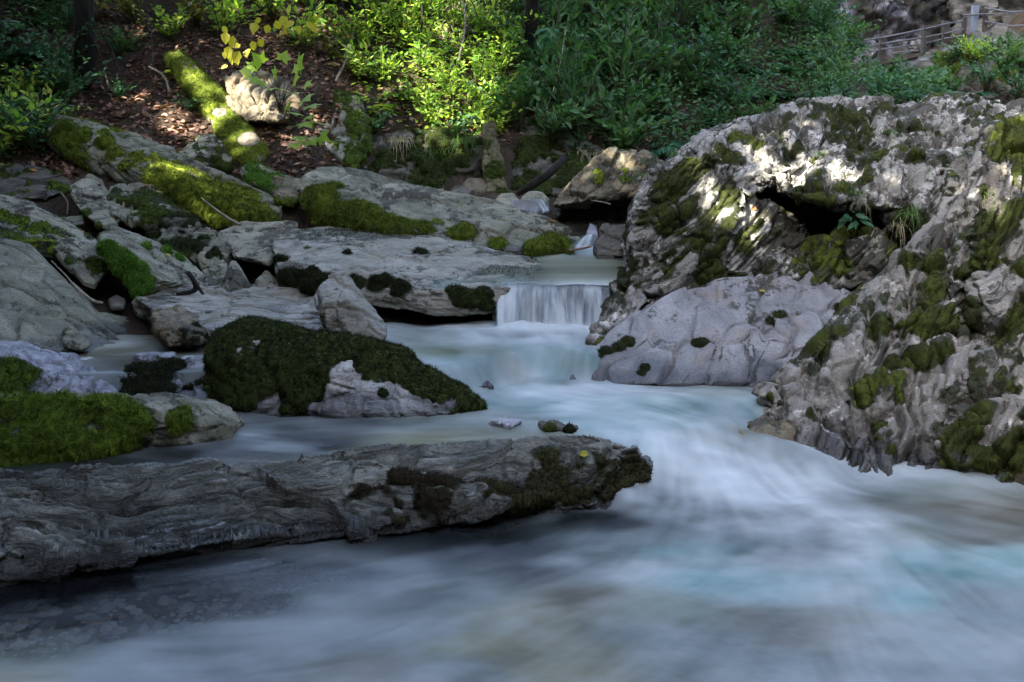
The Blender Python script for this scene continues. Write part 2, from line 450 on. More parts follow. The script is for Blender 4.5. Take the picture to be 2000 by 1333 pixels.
M_SMOOTH = rock_material('water worn limestone', (0.12, 0.122, 0.125), (0.19, 0.192, 0.20), (0.275, 0.272, 0.278), blotch=0.22, bed_rot=eul(R_RIGHT), bed=(1, 1, 3), stain=(0.2, 0.165, 0.13), rough=0.55, crack=0.8, bumps=1.1)
M_RIDGE = rock_material('ribbed limestone', (0.087, 0.083, 0.075), (0.194, 0.185, 0.163), (0.316, 0.300, 0.260), blotch=0.56, pale=0.25, bed_rot=eul(R_RIGHT), bed=(1, 1.3, 4), bscale=6, stain=(0.18, 0.155, 0.12), crack=0.7, bumps=1.3)
M_BROWN = rock_material('tawny stone', (0.045, 0.036, 0.02), (0.11, 0.092, 0.056), (0.21, 0.18, 0.12), blotch=0.5, bed_rot=eul(R_LEFT), bed=(1, 1, 3), stain=(0.15, 0.10, 0.045), crack=0.3)
M_BEIGE = rock_material('smooth beige bedrock', (0.10, 0.098, 0.075), (0.17, 0.165, 0.13), (0.27, 0.265, 0.225), blotch=0.42, bed=(1, 1, 5), stain=(0.2, 0.18, 0.13), rough=0.5, crack=0.4, bumps=0.9)
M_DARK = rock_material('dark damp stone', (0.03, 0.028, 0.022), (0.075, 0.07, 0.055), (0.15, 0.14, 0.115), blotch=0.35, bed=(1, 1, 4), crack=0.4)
M_BLUE = rock_material('wet blue grey stone', (0.09, 0.095, 0.115), (0.2, 0.205, 0.24), (0.34, 0.345, 0.39), blotch=0.35, bed=(1.6, 1.6, 0.7), rough=0.35, crack=0.3)
M_WHITE = rock_material('whitish wet stone', (0.204, 0.205, 0.194), (0.326, 0.320, 0.299), (0.449, 0.440, 0.405), blotch=0.25, rough=0.4, crack=0.3)
MO_DARK = moss_material('dark wet moss', (0.006, 0.007, 0.003), (0.016, 0.021, 0.006), (0.042, 0.058, 0.012))
MO_MID = moss_material('green moss', (0.018, 0.026, 0.006), (0.05, 0.075, 0.012), (0.10, 0.14, 0.024))
MO_VIVID = moss_material('vivid green moss', (0.035, 0.075, 0.008), (0.07, 0.17, 0.016), (0.13, 0.27, 0.03))
MO_YEL = moss_material('yellow green moss', (0.028, 0.042, 0.007), (0.095, 0.135, 0.014), (0.21, 0.26, 0.03))
MO_MIX = moss_material('olive and green moss', (0.018, 0.022, 0.007), (0.055, 0.085, 0.011), (0.14, 0.21, 0.02), 14)
MO_BRIGHT = moss_material('bright cushion moss', (0.03, 0.035, 0.008), (0.09, 0.14, 0.014), (0.2, 0.3, 0.03), 11)
MO_OLIVE = moss_material('dark olive moss', (0.013, 0.014, 0.006), (0.034, 0.042, 0.01), (0.085, 0.11, 0.018), 12)
MO_BROWN = moss_material('brown and olive moss', (0.012, 0.009, 0.006), (0.026, 0.021, 0.011), (0.036, 0.04, 0.013), 6)

def build_rocks():
    # --- long layered slab in front
    rock('layered_slab', 'long layered grey slab lying across the stream, tapering to a dark mossy tip', [
        ([(-420, 935, 4.34), (250, 922, 4.54), (-420, 1100, 3.62), (250, 1085, 3.96), (250, 1146, 4.10), (-420, 1200, 3.80)], None, (0.2, 0.2)),
        ([(150, 928, 4.52), (640, 903, 4.60), (860, 872, 4.74), (150, 1098, 3.92), (500, 1055, 4.12), (860, 1008, 4.36), (860, 1064, 4.44), (500, 1114, 4.22), (150, 1154, 4.06)], None, (0.2, 0.2)),
        ([(620, 905, 4.59), (850, 872, 4.73), (1080, 858, 4.85), (1150, 846, 4.90), (1210, 862, 4.89), (620, 1038, 4.22), (850, 1008, 4.36), (1150, 968, 4.60), (1180, 1002, 4.62), (850, 1064, 4.45), (620, 1097, 4.30)], None, (0.2, 0.2)),
        ([(1100, 852, 4.90), (1160, 844, 4.92), (1215, 862, 4.90), (1248, 885, 4.88), (1268, 925, 4.93), (1262, 985, 4.80), (1080, 1025, 4.6), (1080, 900, 4.9)], None, (0.2, 0.2)),
        ([(1180, 945, 4.80), (1284, 950, 4.84), (1290, 985, 4.78), (1180, 1005, 4.68), (1240, 925, 4.88)], 0.2, 0.15),
    ], 0.0072, M_SLAB, R_SLAB, plates=[((0.6, 0.2, 0.07), 0.020), ((0.16, 0.08, 0.03), 0.006)], rough=((1.6, .016), (7, .006), (30, .004)), terr=((0.070, .055), (0.027, .024), (0.012, .006)),
        moss=[(1100, 915, 75), (1060, 950, 60), (1160, 930, 42), (980, 935, 55), (900, 950, 45), (850, 990, 55), (760, 985, 50), (830, 912, 40), (790, 912, 32), (1200, 895, 40), (1238, 915, 34), (1190, 955, 34), (1225, 950, 28), (1140, 960, 36), (930, 1010, 45), (700, 975, 35)],
        mmat=MO_BROWN, wl=0.0, smooth=0, seed=3, dens=26000, mlen=0.02, mcut=0.55, mnoise=.9)
    rock('mossy_slab', 'low grey slab with a thick bright green moss cushion, overhanging the pebbles', [
        ([(-300, 768, 4.9), (300, 778, 5.15), (420, 795, 5.2), (458, 830, 5.1), (450, 862, 5.06), (390, 880, 5.0), (300, 850, 4.95), (-300, 850, 4.7), (300, 800, 4.98)], 0.05, (0.05, 0.2)),
        ([(-300, 775, 4.85), (80, 772, 4.95), (270, 800, 4.95), (285, 850, 4.9), (200, 890, 4.84), (60, 915, 4.74), (-300, 930, 4.6)], 0.05, (0.1, 0.1)),
    ], 0.008, M_GREY, R_SLAB, plates=[((0.4, 0.4, 0.05), 0.02), ((0.1, 0.1, 0.03), 0.007)], smooth=3, seed=8,
        moss=[(20, 800, 75), (110, 800, 75), (190, 805, 70), (250, 825, 50), (60, 850, 70), (160, 860, 60), (20, 890, 60), (-90, 820, 100), (-150, 880, 90), (220, 860, 45), (100, 890, 45), (352, 812, 26), (345, 830, 15)],
        mmat=MO_BRIGHT, mthick=0.05, dens=30000, mlen=0.032, droop=1.6, mnoise=0.35)
    rock('mossy_boulder', 'dark moss covered boulder with a whitish bare patch, in the middle of the stream', [
        ([(408, 700, 5.75), (425, 655, 5.9), (480, 632, 6.0), (560, 648, 6.0), (640, 655, 5.95), (690, 660, 5.9), (640, 780, 5.5), (560, 800, 5.48), (445, 785, 5.55), (690, 720, 5.55)], 0.35, 0.2),
        ([(600, 655, 5.95), (690, 660, 5.92), (770, 688, 5.85), (850, 733, 5.75), (900, 768, 5.65), (945, 786, 5.56), (880, 806, 5.45), (700, 806, 5.44), (600, 800, 5.46), (670, 735, 5.62)], 0.22, 0.2),
    ], 0.009, M_WHITE, R_LEFT, plates=[((0.3, 0.3, 0.1), 0.02), ((0.1, 0.1, 0.04), 0.008)], rough=((2, .04), (6, .02), (18, .008)), smooth=4, seed=12,
        allm=1.1, moss=[(735, 755, 72, -2.2), (800, 785, 56, -2.2), (690, 728, 42, -2.2), (850, 800, 30, -2), (690, 790, 44, -1.8), (620, 800, 30, -1.6), (520, 800, 40, -1.2), (752, 755, 10, 1.5), (505, 655, 10, -1.6), (560, 660, 7, -1.5), (590, 655, 6, -1.5)],
        mmat=MO_DARK, mthick=0.028, dens=26000, mlen=0.024, wl=0.145, mnoise=0.5)
    rock('half_mossy_rock', 'small rock, one half dark moss and the other bare pale blue stone', [
        ([(238, 745, 5.75), (262, 692, 5.95), (340, 690, 5.95), (352, 705, 5.9), (350, 770, 5.65), (240, 785, 5.62)], 0.3, 0.2),
        ([(335, 700, 5.93), (405, 694, 5.98), (410, 740, 5.8), (408, 785, 5.62), (330, 785, 5.62)], 0.3, 0.2),
    ], 0.008, M_BLUE, plates=[((0.12, 0.12, 0.08), 0.012)], smooth=4, seed=14,
        moss=[(270, 715, 40, 1.3), (320, 710, 36, 1.3), (262, 750, 40, 1.3), (300, 750, 42, 1.3), (340, 700, 20, 1.3), (250, 775, 30), (362, 744, 9, 1.5), (382, 735, 8, 1.5)], mmat=MO_DARK, dens=26000, wl=0.15, mnoise=0.3)
    rock('ribbed_rock', 'wet blue grey rock with a moss dome, water running down its ribs', [
        ([(-250, 670, 5.6), (60, 672, 5.9), (150, 700, 5.9), (215, 745, 5.75), (240, 785, 5.6), (60, 790, 5.45), (-250, 800, 5.2), (30, 700, 5.6)], 0.35, 0.2),
        ([(180, 735, 5.85), (260, 760, 5.8), (400, 775, 5.75), (400, 800, 5.62), (180, 800, 5.6)], 0.15, 0.2),
    ], 0.009, M_BLUE, frame((1, 0, -0.3), (0, -1, 0.4)), plates=[((0.09, 0.5, 0.3), 0.02), ((0.05, 0.2, 0.1), 0.006)], smooth=4, seed=16,
        moss=[(25, 735, 48, 1.3), (-20, 745, 50, 1.2), (45, 765, 30)], mmat=MO_MIX, dens=26000, mnoise=0.3)
    rock('white_stone', 'small whitish stone breaking the surface of the still side pool', [
        ([(153, 702, 6.05), (175, 698, 6.1), (205, 708, 6.1), (225, 722, 6.0), (160, 722, 5.98)], 0.12, 0.1)], 0.006, M_WHITE, plates=[((0.06, 0.06, 0.04), 0.008)], rough=((6, .012), (20, .004)), smooth=4, seed=17)
    # --- left bank
    rock('smooth_slab', 'big smooth grey slab sloping down to the side pool, sunlit at its peak', [
        ([(-350, 420, 6.7), (10, 464, 7.0), (60, 480, 7.05), (130, 545, 7.0), (205, 640, 6.75), (260, 690, 6.4), (60, 680, 6.1), (-350, 660, 5.9), (20, 560, 6.6)], 0.45, 0.3),
        ([(60, 590, 6.6), (180, 610, 6.75), (262, 628, 6.9), (272, 668, 6.6), (200, 690, 6.35), (60, 690, 6.15)], 0.4, 0.2),
    ], 0.011, M_GREY, frame((0.75, -0.2, -0.6), (0.5, -0.4, 0.75)), plates=[((0.9, 0.4, 0.12), 0.02), ((0.2, 0.2, 0.06), 0.007)], smooth=4, seed=20, wl=0.27)
    rock('flaky_rock', 'low brown flaky rock at the edge of the side pool', [
        ([(-200, 655, 6.0), (40, 662, 6.15), (120, 685, 6.05), (75, 690, 5.95), (-200, 705, 5.7)], 0.25, 0.04)], 0.009, M_DARK, plates=[((0.3, 0.2, 0.03), 0.018)], smooth=2, seed=21)
    rock('wedge_stone', 'small wedge of stone leaning on the smooth slab beside the pool', [
        ([(120, 645, 6.32), (135, 636, 6.34), (178, 672, 6.2), (160, 682, 6.16), (122, 668, 6.2)], 0.12, 0.02)], 0.007, M_GREY, plates=[((0.06, 0.06, 0.04), 0.008)], rough=((6, .01), (20, .003)), smooth=2, seed=22)
    rock('banded_slab', 'grey slab with a broad band of moss, tilted above the smooth slab', [
        ([(-300, 350, 7.6), (0, 384, 7.8), (60, 398, 7.8), (140, 440, 7.7), (208, 482, 7.6), (200, 500, 7.5), (105, 496, 7.3), (40, 470, 7.2), (-300, 450, 6.9), (100, 470, 7.3)], 0.4, 0.04)],
        0.010, M_PALE, frame((0.85, -0.1, -0.5), (0.45, -0.5, 0.75)), plates=[((0.5, 0.3, 0.06), 0.02), ((0.12, 0.1, 0.04), 0.008)], film=0.5, smooth=3, seed=24,
        moss=[(45, 425, 22, 1.1), (75, 435, 24, 1.1), (100, 450, 26, 1.1), (110, 475, 20, 1.1), (10, 410, 22), (150, 465, 18), (-40, 410, 30)], mmat=MO_MIX, dens=20000)
    rock('moss_spotted_block', 'small pale block with two moss spots wedged beside the vivid green rock', [
        ([(103, 485, 7.25), (130, 472, 7.3), (205, 505, 7.3), (215, 520, 7.25), (185, 556, 7.05), (160, 548, 7.05)], 0.35, 0.04)], 0.008, M_PALE, R_LEFT, plates=[((0.15, 0.12, 0.06), 0.012)], smooth=3, seed=25,
        moss=[(150, 492, 17, 1.1), (188, 508, 20, 1.2), (140, 486, 10)], mmat=MO_MIX, dens=22000)
    rock('green_sided_rock', 'tilted grey block with one side covered in vivid green moss', [
        ([(195, 458, 7.35), (225, 448, 7.5), (290, 470, 7.7), (360, 500, 7.65), (400, 535, 7.5), (408, 560, 7.35), (310, 560, 7.0), (270, 572, 6.95), (198, 478, 7.2), (250, 468, 7.42), (320, 545, 7.0)], 0.5, 0.03)],
        0.009, M_GREY, frame((0.85, 0, -0.45), (0.4, -0.35, 0.8)), plates=[((0.5, 0.3, 0.05), 0.015), ((0.12, 0.1, 0.04), 0.006)], smooth=3, seed=27,
        moss=[(215, 470, 22, 1.3), (230, 490, 26, 1.3), (245, 510, 26, 1.3), (262, 530, 26, 1.3), (280, 550, 22, 1.3), (265, 555, 18, 1.3), (240, 478, 16, 1.2), (335, 482, 12), (360, 495, 10), (295, 470, 9)], mmat=MO_VIVID, mthick=0.04, dens=34000, mlen=0.032, droop=1.5, mnoise=0.3)
    rock('dark_jagged_rock', 'jagged grey rock with dark underside and moss, behind the vivid green rock', [
        ([(285, 440, 8.0), (330, 428, 8.1), (380, 436, 8.1), (430, 466, 8.0), (452, 490, 7.9), (430, 520, 7.7), (385, 520, 7.7), (300, 480, 7.8)], 0.45, 0.02)], 0.010, M_GREY, R_LEFT, plates=[((0.3, 0.25, 0.06), 0.03), ((0.1, 0.08, 0.03), 0.01)], film=0.7, smooth=2, seed=28,
        moss=[(300, 445, 16), (345, 460, 22, 1.1), (385, 465, 22, 1.1), (420, 480, 18), (400, 450, 14)], mmat=MO_DARK, dens=22000)
    rock('rounded_grey_rock', 'rounded grey rock with green moss on one shoulder, below the long mossy beam', [
        ([(205, 395, 8.3), (222, 365, 8.5), (275, 360, 8.6), (320, 372, 8.6), (360, 415, 8.4), (385, 450, 8.2), (300, 435, 8.0), (240, 430, 8.0), (210, 410, 8.15)], 0.5, 0.04)], 0.010, M_PALE, R_LEFT, plates=[((0.25, 0.2, 0.1), 0.025), ((0.09, 0.08, 0.04), 0.008)], film=0.5, smooth=3, seed=29,
        moss=[(265, 385, 16), (300, 400, 22, 1.2), (330, 410, 26, 1.2), (310, 425, 24, 1.2), (345, 430, 18), (280, 390, 14)], mmat=MO_MID, dens=22000)
    rock('leaning_shard', 'pale shard of stone leaning upright in the gap under the leafy ledge', [
        ([(135, 365, 8.3), (175, 340, 8.5), (200, 352, 8.5), (215, 385, 8.4), (205, 420, 8.2), (228, 445, 8.0), (190, 440, 7.95), (150, 405, 8.1)], 0.25, 0.02)], 0.009, M_PALE, frame((0.5, 0, -0.8), (0.6, -0.6, 0.4)), plates=[((0.3, 0.2, 0.06), 0.02)], smooth=2, seed=30,
        moss=[(165, 405, 14), (190, 425, 14)], mmat=MO_MID)
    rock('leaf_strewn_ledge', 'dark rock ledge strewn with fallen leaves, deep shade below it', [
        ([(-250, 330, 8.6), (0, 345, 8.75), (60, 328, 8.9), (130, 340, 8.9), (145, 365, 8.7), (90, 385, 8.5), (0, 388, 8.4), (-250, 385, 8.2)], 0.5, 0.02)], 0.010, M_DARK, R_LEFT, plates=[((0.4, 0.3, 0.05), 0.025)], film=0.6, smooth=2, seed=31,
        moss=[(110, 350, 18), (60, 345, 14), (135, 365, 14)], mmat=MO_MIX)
    rock('small_tilted_stone', 'small bluish stone half hidden in the dark gap below the leaning shard', [
        ([(115, 425, 8.0), (165, 418, 8.1), (168, 436, 8.0), (125, 440, 7.9)], 0.2, 0.02)], 0.008, M_GREY, plates=[((0.1, 0.1, 0.05), 0.01)], smooth=2, seed=32)
    rock('mossy_beam_rock', 'long beam of rock sloping down the bank, its lit lower half thick with moss', [
        ([(95, 222, 9.4), (130, 228, 9.45), (340, 290, 9.05), (340, 330, 8.75), (290, 345, 8.65), (150, 300, 9.0), (95, 260, 9.2)], 0.35, 0.1),
        ([(300, 282, 9.1), (430, 332, 8.9), (556, 392, 8.7), (552, 415, 8.55), (470, 430, 8.45), (400, 402, 8.45), (290, 345, 8.6), (300, 310, 8.8)], 0.35, 0.08),
    ], 0.010, M_GREY, frame((0.85, -0.1, -0.42), (0.3, -0.6, 0.7)), plates=[((0.7, 0.25, 0.08), 0.02), ((0.15, 0.1, 0.05), 0.008)], film=0.6, smooth=3, seed=34,
        moss=[(120, 240, 26), (160, 250, 22), (195, 265, 20), (230, 285, 18), (320, 330, 34, 1.2), (350, 345, 34, 1.3), (380, 365, 34, 1.3), (350, 370, 26, 1.3), (420, 370, 34, 1.3), (455, 385, 34, 1.3), (420, 400, 34, 1.3), (470, 410, 30, 1.3), (500, 400, 28, 1.3), (530, 410, 20, 1.2), (390, 390, 26, 1.3), (250, 310, 18, .9), (200, 300, 22, .8)],
        mmat=MO_YEL, mthick=0.045, dens=30000, mlen=0.034, droop=1.6, mnoise=0.35)
    rock('mossy_log', 'fallen squared log furred with moss, lying down the slope in dappled sun', [
        ([(322, 106, 10.3), (350, 98, 10.35), (365, 112, 10.3), (435, 180, 9.95), (430, 200, 9.85), (385, 200, 9.9)], 0.22, 0.05),
        ([(380, 190, 9.92), (432, 178, 9.98), (520, 292, 9.35), (516, 305, 9.28), (480, 316, 9.2), (455, 300, 9.3)], 0.22, 0.05),
    ], 0.009, plain_material('weathered log wood', (0.10, 0.085, 0.06), (0.22, 0.20, 0.16), 12, 0.85, (1, 1, 1), 0.8), frame((0.6, -0.4, -0.65), (0.3, -0.7, 0.6)), plates=[((0.6, 0.05, 0.05), 0.008)], smooth=4, seed=36,
        allm=.8, moss=[(430, 205, 15, -1.0), (490, 258, 22, -1.3)], mmat=MO_YEL, dens=26000, mlen=0.02, mnoise=0.3, cat='log')
    rock('sunlit_block', 'pale sunlit block jutting from the leaf litter above a dark hollow', [
        ([(440, 150, 10.1), (480, 128, 10.3), (560, 160, 10.1), (592, 205, 9.8), (560, 235, 9.6), (480, 238, 9.6), (450, 210, 9.8)], 0.6, 0.0)], 0.011, M_BROWN, R_LEFT, plates=[((0.4, 0.3, 0.06), 0.03), ((0.1, 0.1, 0.04), 0.008)], smooth=3, seed=38)
    rock('mossy_back_rock', 'large mossy rock face in shade below the sunlit block', [
        ([(525, 262, 9.8), (560, 250, 9.95), (640, 270, 9.85), (700, 300, 9.7), (690, 340, 9.45), (590, 350, 9.4), (525, 340, 9.4)], 0.5, 0.04)], 0.012, M_GREY, R_LEFT, plates=[((0.4, 0.3, 0.15), 0.03)], film=0.9, smooth=3, seed=39,
        moss=[(530, 290, 35, 1.2), (570, 310, 35, 1.1), (540, 330, 30, 1.1), (610, 335, 22), (670, 300, 28, 1.1), (640, 330, 20)], mmat=MO_MID, dens=16000)
    rock('moss_edged_boulder', 'tall leaf strewn boulder with a vertical moss edge, beside the hollow in the bank', [
        ([(600, 200, 10.2), (640, 175, 10.4), (700, 190, 10.3), (722, 235, 10.0), (724, 290, 9.6), (690, 330, 9.4), (640, 290, 9.6), (600, 250, 9.9)], 0.6, 0.03)], 0.012, M_GREY, R_LEFT, plates=[((0.3, 0.3, 0.15), 0.03)], film=0.75, smooth=4, seed=40,
        moss=[(705, 240, 20, 1.2), (712, 270, 22, 1.3), (700, 300, 24, 1.3), (680, 310, 18)], mmat=MO_MIX, dens=16000)
    rock('flat_grey_stone', 'flat grey stone bedded in leaves above the mossy beam', [
        ([(250, 262, 9.65), (290, 255, 9.75), (335, 270, 9.6), (350, 292, 9.4), (300, 288, 9.4)], 0.3, 0.02)], 0.009, M_PALE, R_LEFT, plates=[((0.2, 0.2, 0.05), 0.02)], film=0.5, smooth=2, seed=41)
    rock('moss_sided_stone', 'rounded stone with mossy flank beside the foot of the log', [
        ([(352, 300, 9.2), (370, 268, 9.5), (420, 262, 9.55), (455, 300, 9.3), (450, 325, 9.1), (390, 322, 9.05)], 0.4, 0.02)], 0.009, M_PALE, R_LEFT, plates=[((0.2, 0.2, 0.1), 0.02)], film=0.6, smooth=3, seed=42,
        moss=[(385, 308, 24, 1.2), (415, 305, 16), (445, 310, 16, 1.2), (425, 322, 18)], mmat=MO_MID, dens=18000)
    rock('mossy_flat_rock', 'flat stone coated with short green moss between log and long slab', [
        ([(468, 330, 9.1), (490, 316, 9.2), (590, 352, 9.0), (590, 378, 8.8), (540, 380, 8.75), (470, 345, 9.0)], 0.4, 0.03)], 0.010, M_GREY, R_LEFT, plates=[((0.2, 0.2, 0.05), 0.015)], film=0.7, smooth=3, seed=43,
        moss=[(490, 335, 20, 1.1), (520, 345, 20, 1.1), (555, 358, 22, 1.1), (580, 368, 16)], mmat=MO_VIVID, dens=18000)
    rock('pointed_stone', 'small pointed stone with pale edge against the moss of the long slab', [
        ([(527, 365, 8.85), (538, 344, 8.95), (550, 348, 8.95), (585, 378, 8.75), (578, 395, 8.65), (540, 392, 8.65)], 0.2, 0.03)], 0.008, M_BROWN, R_LEFT, plates=[((0.1, 0.1, 0.05), 0.01)], smooth=2, seed=44,
        moss=[(550, 375, 16), (565, 385, 14)], mmat=MO_YEL)
    rock('long_mossy_slab', 'long grey topped slab, its front draped in green moss, behind the flat slab', [
        ([(585, 352, 8.7), (620, 325, 9.0), (700, 330, 9.05), (900, 378, 8.95), (900, 440, 8.3), (860, 440, 8.25), (700, 400, 8.35), (600, 380, 8.5), (590, 400, 8.42), (750, 452, 8.12), (860, 452, 8.14)], 0.15, 0.05),
        ([(860, 366, 9.0), (980, 398, 8.85), (1060, 420, 8.7), (1100, 440, 8.5), (1130, 465, 8.25), (1120, 480, 8.16), (1010, 492, 8.03), (860, 470, 8.08), (900, 430, 8.3), (1060, 445, 8.35)], 0.1, 0.05),
    ], 0.010, M_GREY, frame((0.95, 0.05, -0.25), (0.15, -0.35, 0.9)), plates=[((0.9, 0.4, 0.08), 0.02), ((0.18, 0.14, 0.04), 0.008)], film=0.3, smooth=3, seed=46,
        moss=[(610, 365, 30, 1.2), (630, 380, 35, 1.3), (670, 390, 35, 1.3), (710, 400, 35, 1.3), (750, 415, 35, 1.3), (790, 425, 32, 1.3), (830, 430, 26, 1.2), (640, 400, 30, 1.3), (700, 425, 32, 1.3), (750, 440, 26, 1.3), (660, 350, 20, .8), (1080, 460, 30, 1.2), (1110, 468, 20, 1.2), (1040, 470, 26, 1.1), (980, 460, 24, .9), (900, 440, 24, .9), (860, 420, 16, .8)],
        mmat=MO_YEL, mthick=0.04, dens=30000, mlen=0.034, droop=1.6, mnoise=0.4, wl=0.55)
    rock('flat_slab', 'broad flat grey slab reaching to the waterfall lip, dark moss along its front', [
        ([(530, 468, 7.75), (560, 448, 8.1), (640, 440, 8.25), (900, 470, 8.05), (1050, 498, 7.95), (1060, 520, 7.6), (1000, 560, 7.02), (970, 585, 6.98), (960, 600, 6.94), (820, 585, 6.95), (560, 520, 7.3), (535, 500, 7.45), (545, 545, 7.2), (700, 575, 6.98), (850, 603, 6.92)], None, 0.06),
        ([(1000, 505, 7.9), (1220, 520, 7.9), (1215, 575, 7.12), (960, 568, 7.05), (960, 600, 7.03), (1215, 615, 7.1)], None, 0.15),
    ], 0.011, M_BEIGE, frame((0.95, 0.1, -0.2), (0.12, -0.25, 0.95)), plates=[((0.9, 0.5, 0.06), 0.014), ((0.2, 0.14, 0.03), 0.006)], rough=((1.5, .03), (5, .01), (18, .006)), film=0.35, smooth=4, seed=48,
        moss=[(545, 490, 22, 1.2), (570, 525, 26, 1.3), (600, 530, 26, 1.3), (640, 535, 26, 1.3), (690, 540, 26, 1.3), (740, 545, 26, 1.3), (780, 552, 22, 1.3), (890, 560, 22, 1.2), (920, 570, 20, 1.2), (900, 580, 18, 1.1), (950, 565, 18, 1.1), (955, 585, 16, 1.1), (600, 552, 24, 1.2), (680, 480, 12, .7), (830, 480, 16, .7), (750, 470, 12, .7), (600, 470, 10, .7)],
        mmat=MO_DARK, mthick=0.03, dens=20000, mnoise=0.5)
    rock('flat_pale_rock', 'flat pale rock with clean top behind the dark jagged rock', [
        ([(425, 448, 8.2), (480, 430, 8.4), (580, 436, 8.4), (588, 460, 8.1), (525, 512, 7.6), (460, 500, 7.7)], 0.3, 0.03)], 0.010, M_PALE, R_LEFT, plates=[((0.3, 0.3, 0.06), 0.012)], smooth=3, seed=49)
    rock('standing_stone', 'tawny angular stone standing on the ledge beside the dark mossy boulder', [
        ([(625, 565, 6.35), (640, 540, 6.45), (672, 530, 6.5), (690, 545, 6.45), (730, 605, 6.3), (752, 640, 6.2), (750, 665, 6.05), (640, 665, 6.05), (632, 600, 6.2), (680, 585, 6.2)], 0.28, 0.03)], 0.008, M_BEIGE, frame((0.4, 0, -0.9), (0.8, -0.5, 0.3)), plates=[((0.4, 0.25, 0.12), 0.016), ((0.07, 0.06, 0.04), 0.004)], smooth=2, seed=50)
    rock('beige_ledge', 'smooth beige bedrock ledge with running water stains, beside the standing stone', [
        ([(262, 580, 6.9), (330, 562, 7.2), (640, 560, 7.3), (660, 600, 6.9), (640, 650, 6.35), (520, 655, 6.3), (400, 640, 6.35), (300, 605, 6.6)], 0.2, 0.12),
        ([(400, 640, 6.4), (640, 640, 6.45), (640, 680, 6.05), (420, 680, 6.1)], 0.1, 0.12),
    ], 0.010, M_BEIGE, frame((0.97, -0.1, -0.1), (0.05, -0.3, 0.95)), plates=[((0.6, 0.3, 0.05), 0.016), ((0.12, 0.1, 0.04), 0.006)], smooth=4, seed=51, wl=0.29)
    rock('mossy_lump', 'small rock under the beige ledge bearded with brown moss', [
        ([(300, 612, 6.55), (350, 600, 6.6), (400, 630, 6.45), (400, 662, 6.2), (330, 668, 6.2), (305, 640, 6.3)], 0.2, 0.03)], 0.008, M_BROWN, plates=[((0.1, 0.1, 0.05), 0.012)], smooth=3, seed=52,
        moss=[(350, 640, 24, 1.2), (380, 645, 22, 1.2), (365, 655, 20, 1.2), (390, 625, 10), (330, 650, 16)], mmat=MO_BROWN, dens=26000, droop=1.6)
    rock('triangular_stone', 'dark triangular stone standing upright in the gap beyond the beige ledge', [
        ([(425, 575, 7.15), (455, 508, 7.35), (485, 548, 7.3), (495, 575, 7.15), (450, 575, 7.05)], 0.15, 0.02)], 0.008, M_GREY, frame((0.3, 0, -0.9), (0.8, -0.5, 0.3)), plates=[((0.2, 0.1, 0.06), 0.012)], smooth=1, seed=53)
    rock('grey_filler_stone', 'plain grey stone leaning behind the dark triangular stone', [
        ([(395, 530, 7.5), (440, 515, 7.6), (455, 545, 7.5), (440, 578, 7.3), (400, 575, 7.3)], 0.2, 0.02)], 0.009, M_GREY, plates=[((0.15, 0.1, 0.06), 0.012)], smooth=2, seed=54)
    rock('pale_chip', 'pale broken chip of stone in front of the flat slab end', [
        ([(500, 548, 7.3), (520, 528, 7.4), (545, 548, 7.35), (540, 570, 7.2), (505, 572, 7.2)], 0.12, 0.02)], 0.007, M_PALE, plates=[((0.05, 0.05, 0.04), 0.012)], rough=((6, .01), (20, .004)), smooth=2, seed=55)
    rock('round_pebble', 'smooth round pebble tucked against the standing stone', [
        ([(613, 580, 6.55), (622, 565, 6.6), (634, 575, 6.6), (632, 598, 6.5), (618, 598, 6.5)], 0.1, 0.03)], 0.006, M_SMOOTH, rough=((6, .004),), smooth=6, seed=56, cat='pebble')
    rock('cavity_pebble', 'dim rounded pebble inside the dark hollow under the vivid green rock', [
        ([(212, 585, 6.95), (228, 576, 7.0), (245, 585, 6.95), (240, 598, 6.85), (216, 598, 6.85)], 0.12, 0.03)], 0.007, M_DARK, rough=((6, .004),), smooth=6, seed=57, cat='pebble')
    for i, (x, y, r, yy, lab) in enumerate([(275, 915, 42, 4.82, 'shiny bluish pebble at the pool edge under the overhanging slab'), (195, 928, 38, 4.78, 'flat tan pebble beside the shiny one under the slab'), (290, 888, 30, 4.92, 'brown pebble half in the dark under the slab'), (125, 938, 26, 4.76, 'small grey pebble where slab meets the layered rock'), (345, 905, 28, 4.9, 'dark round pebble at the water edge beneath the overhang')]):
        rock('pebble', lab, [([(x - r, y, yy), (x - r * .5, y - r * .38, yy + .02), (x + r * .5, y - r * .36, yy + .02), (x + r, y, yy), (x + r * .5, y + r * .4, yy - .03), (x - r * .5, y + r * .4, yy - .03)], 0.08, 0.02)], 0.006,
             [M_BLUE, M_BROWN, M_BROWN, M_GREY, M_DARK][i], rough=((6, .004),), smooth=8, seed=60 + i, cat='pebble', group='pebbles under the mossy slab')
    # --- mid stream
    rock('cascade_stone', 'small pyramid stone with water sliding past it below the waterfall', [
        ([(862, 735, 5.95), (885, 703, 6.1), (905, 704, 6.12), (940, 728, 6.05), (968, 752, 5.95), (870, 756, 5.85)], 0.2, 0.15)], 0.007, M_SMOOTH, R_LEFT, plates=[((0.15, 0.1, 0.06), 0.012)], smooth=2, seed=65, wl=0.22)
    rock('shoal_stone', 'low dark stone barely breaking the surface behind the layered slab', [
        ([(955, 822, 5.32), (990, 814, 5.36), (1020, 822, 5.32), (1000, 832, 5.24)], 0.08, 0.08)], 0.006, M_BLUE, plates=[((0.04, 0.04, 0.02), 0.01)], rough=((8, .008),), smooth=2, seed=66, group='low stones behind the layered slab')
